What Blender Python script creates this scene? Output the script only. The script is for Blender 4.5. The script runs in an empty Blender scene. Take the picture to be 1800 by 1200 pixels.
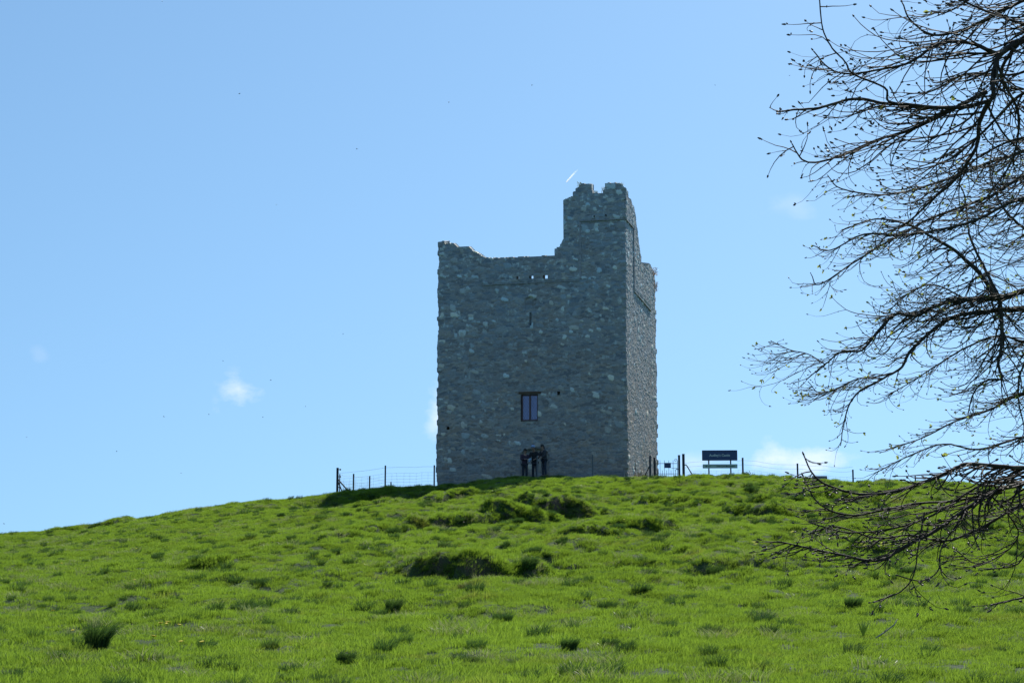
import bpy, math, random
import numpy as np
from mathutils import Vector, Matrix
R = math.radians
random.seed(7)
RNG = np.random.default_rng(11)
scene = bpy.context.scene
C = scene.collection

# ------------------------------------------------------------------ camera, sky, sun, exposure
CAM_Z = 1.6
PITCH = math.atan(0.1517)
cam_data = bpy.data.cameras.new("camera")
cam = bpy.data.objects.new("camera", cam_data); C.objects.link(cam)
cam.location = (0, 0, CAM_Z)
cam.rotation_euler = (R(90) + PITCH, 0, 0)
cam_data.sensor_width = 36.0
cam_data.lens = 60.0
cam_data.clip_start = 0.2
cam_data.clip_end = 40000
scene.camera = cam

SUN_AZ, SUN_EL = R(25), R(46)
sun_dir = Vector((math.sin(SUN_AZ) * math.cos(SUN_EL), math.cos(SUN_AZ) * math.cos(SUN_EL), math.sin(SUN_EL)))
sd = bpy.data.lights.new("sun", 'SUN'); sd.energy = 4.2; sd.angle = R(0.5); sd.color = (1.0, 0.955, 0.88)
so = bpy.data.objects.new("sun", sd); C.objects.link(so)
so.rotation_euler = sun_dir.to_track_quat('Z', 'Y').to_euler()

scene.view_settings.view_transform = 'Standard'
scene.view_settings.look = 'None'
scene.view_settings.exposure = 0.30
scene.view_settings.gamma = 1.0
scene.cycles.volume_bounces = 2
scene.cycles.max_bounces = 6
scene.cycles.diffuse_bounces = 3
scene.cycles.transmission_bounces = 5
scene.cycles.transparent_max_bounces = 8

world = bpy.data.worlds.new("World"); scene.world = world
world.use_nodes = True
wn, wl = world.node_tree.nodes, world.node_tree.links
wn.clear()


def N(nodes, t, **kw):
    n = nodes.new(t)
    for k, v in kw.items():
        setattr(n, k, v)
    return n


def mnode(nt, op, a, b=None, c=None, clamp=False):
    n = nt.nodes.new('ShaderNodeMath'); n.operation = op; n.use_clamp = clamp
    for i, x in enumerate((a, b, c)):
        if x is None: continue
        if isinstance(x, (int, float)): n.inputs[i].default_value = x
        else: nt.links.new(x, n.inputs[i])
    return n.outputs[0]


def mixrgb(nt, fac, a, b, blend='MIX'):
    n = nt.nodes.new('ShaderNodeMix'); n.data_type = 'RGBA'; n.blend_type = blend
    for idx, x in ((0, fac), (6, a), (7, b)):
        if isinstance(x, (int, float)): n.inputs[idx].default_value = x
        elif isinstance(x, tuple): n.inputs[idx].default_value = (*x, 1) if len(x) == 3 else x
        else: nt.links.new(x, n.inputs[idx])
    return n.outputs[2]


def build_world():
    nt = world.node_tree
    out = N(wn, 'ShaderNodeOutputWorld')
    bg = N(wn, 'ShaderNodeBackground')
    bg.inputs['Strength'].default_value = 0.130
    sky = N(wn, 'ShaderNodeTexSky', sky_type='NISHITA', sun_disc=False)
    sky.sun_elevation = SUN_EL; sky.sun_rotation = SUN_AZ
    sky.air_density = 1.0; sky.dust_density = 0.3; sky.ozone_density = 1.7; sky.altitude = 0
    tc = N(wn, 'ShaderNodeTexCoord')
    lift = N(wn, 'ShaderNodeMapping'); lift.inputs['Scale'].default_value = (1, 1, .66); lift.inputs['Location'].default_value = (0, 0, .20)
    wl.new(tc.outputs['Generated'], lift.inputs[0])
    nrm = N(wn, 'ShaderNodeVectorMath', operation='NORMALIZE'); wl.new(lift.outputs[0], nrm.inputs[0]); wl.new(nrm.outputs[0], sky.inputs[0])
    noise = N(wn, 'ShaderNodeTexNoise'); noise.inputs['Scale'].default_value = 42
    noise.inputs['Detail'].default_value = 7; noise.inputs['Roughness'].default_value = 0.62
    mp = N(wn, 'ShaderNodeMapping'); mp.inputs['Scale'].default_value = (1, 1, 1.7)
    wl.new(tc.outputs['Generated'], mp.inputs[0]); wl.new(mp.outputs[0], noise.inputs['Vector'])
    nz2 = N(wn, 'ShaderNodeTexNoise'); nz2.inputs['Scale'].default_value = 22; nz2.inputs['Detail'].default_value = 6; wl.new(tc.outputs['Generated'], nz2.inputs['Vector'])
    wsep = N(wn, 'ShaderNodeSeparateColor'); wl.new(nz2.outputs['Color'], wsep.inputs[0])
    total = None
    # thin fair-weather cloud scraps: azimuth, elevation, half width, half height (deg), strength
    for az, el, w, h, s in ((-9.1, 6.55, 0.95, 0.8, 0.50), (-2.72, 6.1, 0.7, 0.9, 0.50), (9.2, 4.55, 2.6, 0.50, 0.60),
                            (9.3, 12.8, 0.9, 0.4, 0.13), (-15.6, 8.0, 0.45, 0.4, 0.08), (6.2, 4.7, 1.0, 0.5, 0.28)):
        a, e = R(az), R(el)
        c = Vector((math.sin(a) * math.cos(e), math.cos(a) * math.cos(e), math.sin(e)))
        t1 = Vector((math.cos(a), -math.sin(a), 0)); t2 = t1.cross(c)
        def dot(v, scale):
            n = N(wn, 'ShaderNodeVectorMath', operation='DOT_PRODUCT')
            wl.new(tc.outputs['Generated'], n.inputs[0]); n.inputs[1].default_value = v
            return n.outputs['Value']
        sx = mnode(nt, 'MULTIPLY', mnode(nt, 'SUBTRACT', dot(t1, 1), t1.dot(c)), 1 / R(w))
        sy = mnode(nt, 'MULTIPLY', mnode(nt, 'SUBTRACT', dot(t2, 1), t2.dot(c)), 1 / R(h))
        sx = mnode(nt, 'ADD', sx, mnode(nt, 'MULTIPLY', mnode(nt, 'SUBTRACT', wsep.outputs[0], .5), 3.4))
        sy = mnode(nt, 'ADD', sy, mnode(nt, 'MULTIPLY', mnode(nt, 'SUBTRACT', wsep.outputs[1], .5), 3.4))
        r2 = mnode(nt, 'ADD', mnode(nt, 'MULTIPLY', sx, sx), mnode(nt, 'MULTIPLY', sy, sy))
        front = mnode(nt, 'GREATER_THAN', dot(c, 1), 0.5)
        m = mnode(nt, 'SUBTRACT', 1.0, mnode(nt, 'SQRT', r2))
        m = mnode(nt, 'ADD', mnode(nt, 'MULTIPLY', m, 1.1), mnode(nt, 'MULTIPLY', mnode(nt, 'SUBTRACT', noise.outputs['Fac'], 0.52), 2.6))
        m = mnode(nt, 'MULTIPLY', mnode(nt, 'MULTIPLY', m, 1.0, clamp=True), mnode(nt, 'MULTIPLY', mnode(nt, 'MULTIPLY', mnode(nt, 'SUBTRACT', 1.4, r2, clamp=True), 1.0), s))
        m = mnode(nt, 'MULTIPLY', m, front)
        total = m if total is None else mnode(nt, 'ADD', total, m, clamp=True)
    skc = mixrgb(nt, 1.0, sky.outputs[0], (.700, .872, .905), 'MULTIPLY')
    col = mixrgb(nt, total, skc, (6.6, 7.0, 7.6))
    wl.new(col, bg.inputs['Color']); wl.new(bg.outputs[0], out.inputs['Surface'])


build_world()

# ------------------------------------------------------------------ helpers


def tag(o, label=None, cat=None, group=None, kind=None):
    if label: o['label'] = label
    if cat: o['category'] = cat
    if group: o['group'] = group
    if kind: o['kind'] = kind
    return o


def empty(name, loc=(0, 0, 0), rz=0.0):
    o = bpy.data.objects.new(name, None); C.objects.link(o)
    o.location = loc; o.rotation_euler = (0, 0, rz); o.empty_display_size = 0.2
    return o


def link_mesh(name, verts, faces, mat=None, parent=None, smooth=False, loc=None):
    me = bpy.data.meshes.new(name)
    me.from_pydata([tuple(v) for v in verts], [], [tuple(f) for f in faces])
    if mat: me.materials.append(mat)
    if smooth: me.polygons.foreach_set('use_smooth', [True] * len(me.polygons))
    me.update()
    o = bpy.data.objects.new(name, me); C.objects.link(o)
    if parent: o.parent = parent
    if loc: o.location = loc
    return o


def np_mesh(name, V, Q, mats=(), smooth=False):
    """quads from numpy arrays"""
    me = bpy.data.meshes.new(name)
    V = np.asarray(V, dtype=np.float32); Q = np.asarray(Q, dtype=np.int32)
    k = Q.shape[1]
    me.vertices.add(len(V)); me.vertices.foreach_set('co', V.ravel())
    me.loops.add(Q.size); me.loops.foreach_set('vertex_index', Q.ravel())
    me.polygons.add(len(Q)); me.polygons.foreach_set('loop_start', np.arange(0, Q.size, k, dtype=np.int32))
    if smooth: me.polygons.foreach_set('use_smooth', np.ones(len(Q), dtype=bool))
    me.update(calc_edges=True); me.validate()
    for m in mats: me.materials.append(m)
    return me


class MB:
    """collects simple solids into one mesh"""
    def __init__(s): s.v = []; s.f = []

    def add(s, vs, fs):
        b = len(s.v); s.v += [tuple(x) for x in vs]; s.f += [tuple(i + b for i in f) for f in fs]; return s

    def box(s, c, d, rot=None):
        x, y, z = d[0] / 2, d[1] / 2, d[2] / 2
        b = min(x, y, z) * 0.18
        vs = []
        # chamfered box: 24 corners
        idx = {}
        for sx in (-1, 1):
            for sy in (-1, 1):
                for sz in (-1, 1):
                    for ax in range(3):
                        p = [sx * (x - b), sy * (y - b), sz * (z - b)]
                        p[ax] = (sx * x, sy * y, sz * z)[ax]
                        idx[(sx, sy, sz, ax)] = len(vs); vs.append(Vector(p))
        fs = []
        for ax in range(3):
            o1, o2 = [a for a in range(3) if a != ax]
            for sg in (-1, 1):
                ring = []
                for a1, a2 in ((-1, -1), (1, -1), (1, 1), (-1, 1)):
                    k = [0, 0, 0]; k[ax] = sg; k[o1] = a1; k[o2] = a2
                    ring.append(idx[(*k, ax)])
                fs.append(ring)
        for ax in range(3):
            o1, o2 = [a for a in range(3) if a != ax]
            for a1 in (-1, 1):
                for a2 in (-1, 1):
                    k0 = [0, 0, 0]; k1 = [0, 0, 0]
                    k0[ax] = -1; k1[ax] = 1
                    for k in (k0, k1): k[o1] = a1; k[o2] = a2
                    fs.append([idx[(*k0, o1)], idx[(*k1, o1)], idx[(*k1, o2)], idx[(*k0, o2)]])
        for sx in (-1, 1):
            for sy in (-1, 1):
                for sz in (-1, 1):
                    fs.append([idx[(sx, sy, sz, a)] for a in range(3)])
        c = Vector(c)
        vs = [(rot @ v if rot else v) + c for v in vs]
        return s.add(vs, fs)

    def tube(s, pts, rad, n=6, caps=True):
        pts = [Vector(p) for p in pts]
        if isinstance(rad, (int, float)): rad = [rad] * len(pts)
        up = None; b = len(s.v)
        for i, p in enumerate(pts):
            d = (pts[min(i + 1, len(pts) - 1)] - pts[max(i - 1, 0)])
            if d.length < 1e-9: d = Vector((0, 0, 1))
            d.normalize()
            if up is None:
                up = Vector((0, 0, 1)) if abs(d.z) < 0.9 else Vector((1, 0, 0))
            up = (up - d * up.dot(d))
            if up.length < 1e-6: up = d.orthogonal()
            up.normalize(); sd_ = d.cross(up)
            for k in range(n):
                a = 2 * math.pi * k / n
                s.v.append(tuple(p + (up * math.cos(a) + sd_ * math.sin(a)) * rad[i]))
        for i in range(len(pts) - 1):
            for k in range(n):
                s.f.append((b + i * n + k, b + i * n + (k + 1) % n, b + (i + 1) * n + (k + 1) % n, b + (i + 1) * n + k))
        if caps:
            s.f.append(tuple(b + k for k in reversed(range(n))))
            s.f.append(tuple(b + (len(pts) - 1) * n + k for k in range(n)))
        return s

    def ball(s, c, r, nu=8, nv=6, scale=(1, 1, 1)):
        b = len(s.v); c = Vector(c)
        for j in range(1, nv):
            t = math.pi * j / nv
            for i in range(nu):
                a = 2 * math.pi * i / nu
                s.v.append((c.x + r * scale[0] * math.sin(t) * math.cos(a), c.y + r * scale[1] * math.sin(t) * math.sin(a), c.z + r * scale[2] * math.cos(t)))
        s.v.append((c.x, c.y, c.z + r * scale[2])); s.v.append((c.x, c.y, c.z - r * scale[2]))
        top, bot = len(s.v) - 2, len(s.v) - 1
        for j in range(nv - 2):
            for i in range(nu):
                s.f.append((b + j * nu + i, b + (j + 1) * nu + i, b + (j + 1) * nu + (i + 1) % nu, b + j * nu + (i + 1) % nu))
        for i in range(nu):
            s.f.append((top, b + i, b + (i + 1) % nu))
            s.f.append((bot, b + (nv - 2) * nu + (i + 1) % nu, b + (nv - 2) * nu + i))
        return s

    def build(s, name, mat, parent=None, smooth=False, loc=None):
        return link_mesh(name, s.v, s.f, mat, parent, smooth, loc)


def new_mat(name):
    m = bpy.data.materials.new(name); m.use_nodes = True
    nt = m.node_tree; nt.nodes.clear()
    out = nt.nodes.new('ShaderNodeOutputMaterial')
    return m, nt, out


def simple_mat(name, col, rough=0.7, metal=0.0, var=0.15, scale=8.0, bump=0.1):
    m, nt, out = new_mat(name)
    p = nt.nodes.new('ShaderNodeBsdfPrincipled')
    p.inputs['Roughness'].default_value = rough; p.inputs['Metallic'].default_value = metal
    tc = nt.nodes.new('ShaderNodeTexCoord')
    no = nt.nodes.new('ShaderNodeTexNoise'); no.inputs['Scale'].default_value = scale; no.inputs['Detail'].default_value = 5
    nt.links.new(tc.outputs['Object'], no.inputs['Vector'])
    lo = tuple(c * (1 - var * 2) for c in col); hi = tuple(min(1, c * (1 + var * 2)) for c in col)
    nt.links.new(mixrgb(nt, no.outputs['Fac'], lo, hi), p.inputs['Base Color'])
    if bump:
        bp = nt.nodes.new('ShaderNodeBump'); bp.inputs['Strength'].default_value = bump; bp.inputs['Distance'].default_value = 0.02
        nt.links.new(no.outputs['Fac'], bp.inputs['Height']); nt.links.new(bp.outputs[0], p.inputs['Normal'])
    nt.links.new(p.outputs[0], out.inputs['Surface'])
    return m


# numpy noise
def hash2(ix, iy, seed=0):
    n = (ix.astype(np.int64) * 374761393 + iy.astype(np.int64) * 668265263 + seed * 974634777) & 0xFFFFFFFF
    n = ((n ^ (n >> 13)) * 1274126177) & 0xFFFFFFFF
    n = ((n ^ (n >> 16)) * 2246822519) & 0xFFFFFFFF
    return ((n ^ (n >> 15)) & 0xFFFFFF) / float(0xFFFFFF)


def vnoise(x, y, seed=0):
    x = np.asarray(x, float); y = np.asarray(y, float)
    ix = np.floor(x); iy = np.floor(y); fx = x - ix; fy = y - iy
    fx = fx * fx * fx * (fx * (fx * 6 - 15) + 10); fy = fy * fy * fy * (fy * (fy * 6 - 15) + 10)
    a = hash2(ix, iy, seed); b = hash2(ix + 1, iy, seed); c = hash2(ix, iy + 1, seed); d = hash2(ix + 1, iy + 1, seed)
    return (a * (1 - fx) + b * fx) * (1 - fy) + (c * (1 - fx) + d * fx) * fy * 1.0


def fbm(x, y, oct=4, seed=0):
    t = 0; a = 0.5; s = 0
    for o in range(oct):
        t = t + a * vnoise(x, y, seed + o); s += a; a *= 0.5
        x = x * 2.03 + 17.3; y = y * 2.03 + 9.1
    return t / s


def sstep(a, b, x):
    t = np.clip((np.asarray(x, float) - a) / (b - a), 0, 1)
    return t * t * (3 - 2 * t)


# ------------------------------------------------------------------ terrain height
#TERRAIN_BEGIN
_AY = np.array([-1500, -300, -50, 0, 8, 19, 23, 28, 34, 42, 52, 64, 72, 79, 84, 89, 94, 100, 112, 150, 300, 1500.])
_AZ = np.array([-30, -6, -.8, 0.05, .32, .71, .89, 1.19, 1.66, 2.36, 3.39, 4.86, 5.98, 6.99, 7.40, 7.70, 7.80, 7.70, 6.8, 1.5, -14, -45.])
_yy = np.arange(-100, 200, 0.25)
_az = np.interp(_yy, _AY, _AZ); _k = np.ones(17) / 17
_azs = np.convolve(np.pad(_az, 8, mode='edge'), _k, mode='valid')
_SX = np.array([-400, -60, -25.65, -22.81, -19.97, -18.55, -17.13, -14.29, -11.44, -9.15, -7.44, -5.73, -3.87, 0, 5.82, 8.59, 11.46, 14.32, 17.18, 20.05, 22.9, 25.75, 40, 400])
_SZ = np.array([-20, 3.2, 4.84, 5.07, 5.27, 5.64, 5.81, 6.35, 6.61, 6.92, 7.06, 7.26, 7.35, 7.64, 7.72, 7.66, 7.75, 7.52, 7.46, 7.52, 7.32, 6.89, 5.5, -8]) - 7.64
# banks and slips: x, y, half width, height, depth of the face, lean of the edge (m per m)
SCARPS = [
    (-0.85, 38.6, 1.6, .66, .55, .10), (-1.6, 57.6, 1.7, .62, .6, .25), (.2, 58.6, 1.5, .55, .6, .1), (1.6, 61.0, 1.5, .62, .6, .15), (2.3, 51.2, 1.5, .55, .55, .2),
    (-2.9, 71.0, 1.3, .42, .45, .5), (-4.0, 55.6, 2.2, .32, .7, .5), (4.2, 40.6, 1.8, .28, .5, -.1), (6.2, 40.2, 1.6, .25, .5, .1), (0.55, 42.6, .7, .34, .5, 0),
    (7.4, 66.5, 2.4, .40, .8, -.1), (9.4, 61.2, 2.2, .36, .8, 0), (3.8, 55.0, 1.6, .40, .6, -.1), (2.2, 40.6, 1.2, .26, .5, 0),
    (12.8, 69.5, 2.8, .32, .8, 0), (-5.2, 53.6, 1.3, .26, .6, .3), (10.1, 45.6, 2.2, .26, .7, 0), (12.6, 47.4, 1.8, .26, .6, -.1),
    (-5.9, 73.0, 1.6, .2, .7, .3), (6.9, 50.5, 1.8, .22, .6, 0), (-7.5, 44.0, 1.0, .14, .5, .1), (14.5, 56.0, 2.0, .3, .7, 0),
    (-18.9, 80.5, .8, .30, .5, .8), (-21.2, 82.0, 1.3, .24, .4, .3), (1.0, 47.0, 1.6, .2, .5, .1), (5.0, 46.0, 1.6, .2, .5, 0), (-2.6, 46.5, 1.2, .16, .5, .2),
]


def height(x, y):
    x = np.asarray(x, float); y = np.asarray(y, float)
    a = np.where((y > -95) & (y < 195), np.interp(y, _yy, _azs), np.interp(y, _AY, _AZ))
    b = sstep(22, 86, y)
    s = (np.interp(x - .6, _SX, _SZ) + np.interp(x + .6, _SX, _SZ) + np.interp(x, _SX, _SZ)) / 3
    z = a + b * s
    for (sx, sy, hw, h, dp, ln) in SCARPS:
        hw = hw * 1.15; h = h * .86
        dx = x - sx
        wob = (fbm(x * 1.9 + sx, x * 0 + sy, 3, 5) - .5) * dp * 2.2
        t = y - (sy + ln * dx + wob + (dx / hw) ** 2 * dp * 0.8)
        env = sstep(1.35, 0.15, np.abs(dx) / hw + (vnoise(x * 2.3 + sy, y * .9, 6) - .5) * .5)
        z = z + h * env * sstep(-dp / 2, dp / 2, t) * sstep(5.5 * dp + 2.0, dp * 0.5, t)
        z = z - 0.35 * h * env * sstep(-dp * 2.4, -dp * .5, t) * sstep(dp / 2, -dp / 2, t)
    rough = sstep(15, 45, y) * sstep(100, 92, y)
    right = 0.45 + 0.55 * sstep(-12, -1, x - (y - 60) * 0.1)
    z = z + rough * right * ((fbm(x / 2.4, y / 2.4, 3, 21) - .5) * .56)
    z = z + ((fbm(x / .62, y / .75, 3, 41) - .5) * (.08 + .30 * rough * right)) * sstep(100, 90, y + 0 * x) * sstep(2, 14, y)
    # hollow below the bank on the left of the tower, which lies in the tower's shadow
    z = z - .62 * sstep(1.25, .55, np.abs(x + 6.3) / 4.6) * sstep(84.2, 82.0, y - .12 * (x + 6.3)) * sstep(70, 79, y)
    return z
#TERRAIN_END


def hz(x, y):
    return float(height(np.array([x]), np.array([y]))[0])


# ------------------------------------------------------------------ ground sheet
def build_ground():
    def lines(lo, hi, d, far_lo, far_hi):
        mid = list(np.arange(lo, hi + 1e-6, d))
        a = []; s = d; x = lo
        while x > far_lo: s *= 1.35; x -= s; a.append(x)
        b = []; s = d; x = hi
        while x < far_hi: s *= 1.35; x += s; b.append(x)
        return np.array(a[::-1] + mid + b)
    xs = lines(-34, 34, 0.2, -2500, 2500); ys = lines(12, 102, 0.2, -2500, 4000)
    X, Y = np.meshgrid(xs, ys)
    Z = height(X, Y)
    V = np.stack([X, Y, Z], -1).reshape(-1, 3)
    nx, ny = len(xs), len(ys)
    i = np.arange(nx * ny).reshape(ny, nx)
    Q = np.stack([i[:-1, :-1], i[:-1, 1:], i[1:, 1:], i[1:, :-1]], -1).reshape(-1, 4)
    m, nt, out = new_mat("soil_and_turf")
    p = nt.nodes.new('ShaderNodeBsdfPrincipled'); p.inputs['Roughness'].default_value = 0.95
    tc = nt.nodes.new('ShaderNodeTexCoord')
    n1 = nt.nodes.new('ShaderNodeTexNoise'); n1.inputs['Scale'].default_value = 1.3; n1.inputs['Detail'].default_value = 6
    n2 = nt.nodes.new('ShaderNodeTexNoise'); n2.inputs['Scale'].default_value = 14; n2.inputs['Detail'].default_value = 8
    nt.links.new(tc.outputs['Object'], n1.inputs['Vector']); nt.links.new(tc.outputs['Object'], n2.inputs['Vector'])
    geo = nt.nodes.new('ShaderNodeNewGeometry'); sep = nt.nodes.new('ShaderNodeSeparateXYZ')
    nt.links.new(geo.outputs['Normal'], sep.inputs[0])
    steep = mnode(nt, 'MULTIPLY', mnode(nt, 'SUBTRACT', 0.80, sep.outputs['Z']), 5.0, clamp=True)
    turf = mixrgb(nt, n2.outputs['Fac'], (.020, .040, .008), (.050, .090, .015))
    soil = mixrgb(nt, n2.outputs['Fac'], (.045, .030, .018), (.14, .095, .055))
    f = mnode(nt, 'MULTIPLY', steep, mnode(nt, 'MULTIPLY', mnode(nt, 'SUBTRACT', n1.outputs['Fac'], 0.3), 3.0, clamp=True))
    nt.links.new(mixrgb(nt, f, turf, soil), p.inputs['Base Color'])
    bp = nt.nodes.new('ShaderNodeBump'); bp.inputs['Distance'].default_value = 0.05
    nt.links.new(n2.outputs['Fac'], bp.inputs['Height']); nt.links.new(bp.outputs[0], p.inputs['Normal'])
    nt.links.new(p.outputs[0], out.inputs['Surface'])
    me = np_mesh("ground", V, Q, [m], smooth=True)
    o = bpy.data.objects.new("ground", me); C.objects.link(o); tag(o, kind='structure')


build_ground()


# ------------------------------------------------------------------ grass
def grass_mat(name, dark, light, trans, tw=0.5, dry=(.30, .27, .10), dryf=0.0, rough=0.42):
    m, nt, out = new_mat(name)
    oi = nt.nodes.new('ShaderNodeObjectInfo'); geo = nt.nodes.new('ShaderNodeNewGeometry')
    no = nt.nodes.new('ShaderNodeTexNoise'); no.inputs['Scale'].default_value = 0.42; no.inputs['Detail'].default_value = 5
    nt.links.new(geo.outputs['Position'], no.inputs['Vector'])
    nb = nt.nodes.new('ShaderNodeTexNoise'); nb.inputs['Scale'].default_value = 60; nb.inputs['Detail'].default_value = 2
    nt.links.new(geo.outputs['Position'], nb.inputs['Vector'])
    f = mnode(nt, 'ADD', mnode(nt, 'MULTIPLY', mnode(nt, 'SUBTRACT', no.outputs['Fac'], .5), 2.2), mnode(nt, 'MULTIPLY', oi.outputs['Random'], .8))
    f = mnode(nt, 'ADD', f, mnode(nt, 'MULTIPLY', mnode(nt, 'SUBTRACT', nb.outputs['Fac'], .5), 1.6))
    f = mnode(nt, 'ADD', f, .2, clamp=True)
    col = mixrgb(nt, f, dark, light)
    tcol = mixrgb(nt, f, tuple(x * .75 for x in trans), trans)
    nd = nt.nodes.new('ShaderNodeTexNoise'); nd.inputs['Scale'].default_value = .55; nd.inputs['Detail'].default_value = 5; nd.inputs['Roughness'].default_value = .65
    nt.links.new(geo.outputs['Position'], nd.inputs['Vector'])
    wd = mnode(nt, 'MULTIPLY', mnode(nt, 'MULTIPLY', mnode(nt, 'SUBTRACT', nd.outputs['Fac'], .575), 9, clamp=True), mnode(nt, 'ADD', .10, mnode(nt, 'MULTIPLY', oi.outputs['Random'], .42)))
    col = mixrgb(nt, wd, col, (.17, .135, .05)); tcol = mixrgb(nt, wd, tcol, (.36, .30, .08))
    if dryf:
        d = mnode(nt, 'MULTIPLY', mnode(nt, 'SUBTRACT', nb.outputs['Fac'], 1 - dryf), 9, clamp=True)
        col = mixrgb(nt, d, col, dry); tcol = mixrgb(nt, d, tcol, dry)
    p = nt.nodes.new('ShaderNodeBsdfPrincipled'); p.inputs['Roughness'].default_value = rough
    p.inputs['Specular IOR Level'].default_value = 0.35
    nt.links.new(col, p.inputs['Base Color'])
    t = nt.nodes.new('ShaderNodeBsdfTranslucent'); nt.links.new(tcol, t.inputs['Color'])
    mx = nt.nodes.new('ShaderNodeMixShader'); mx.inputs[0].default_value = tw
    nt.links.new(p.outputs[0], mx.inputs[1]); nt.links.new(t.outputs[0], mx.inputs[2]); nt.links.new(mx.outputs[0], out.inputs['Surface'])
    return m


G_SHORT = grass_mat("meadow_grass", (.045, .108, .015), (.115, .200, .026), (.280, .435, .038), .59, dryf=.27)
G_DARK = grass_mat("tussock_grass", (.020, .060, .017), (.052, .110, .026), (.10, .20, .034), .36, dryf=.28)
G_PALE = grass_mat("pale_grass", (.10, .15, .06), (.20, .24, .10), (.36, .42, .14), .45, dry=(.5, .46, .30), dryf=.42, rough=.35)


def blades(rng, n, radius, h0, h1, w0, w1, lean, mats=1, comb=(0.12, -0.12)):
    V = []; Qd = []
    for _ in range(n):
        r = radius * math.sqrt(rng.random()); a = rng.random() * 2 * math.pi
        x, y = r * math.cos(a), r * math.sin(a)
        h = h0 + (h1 - h0) * rng.random() * (1 - .35 * (r / radius) ** 2)
        w = (w0 + (w1 - w0) * rng.random()) / 2
        fa = rng.random() * math.pi * 2
        la = a + (rng.random() - .5) * 3.0; L = lean * h * (0.3 + rng.random())
        lx, ly = math.cos(la) * L + comb[0] * h, math.sin(la) * L + comb[1] * h
        wx, wy = math.cos(fa) * w, math.sin(fa) * w
        b = len(V)
        for t, ww in ((0, 1.0), (.42, .9), (.78, .6), (1.0, .12)):
            cx, cy, cz = x + lx * t * t, y + ly * t * t, h * (t - .18 * lean * t * t) - (0.03 if t == 0 else 0)
            V.append((cx - wx * ww, cy - wy * ww, cz)); V.append((cx + wx * ww, cy + wy * ww, cz))
        for k in range(3):
            Qd.append((b + 2 * k, b + 2 * k + 1, b + 2 * k + 3, b + 2 * k + 2))
    return np.array(V), np.array(Qd)


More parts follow.
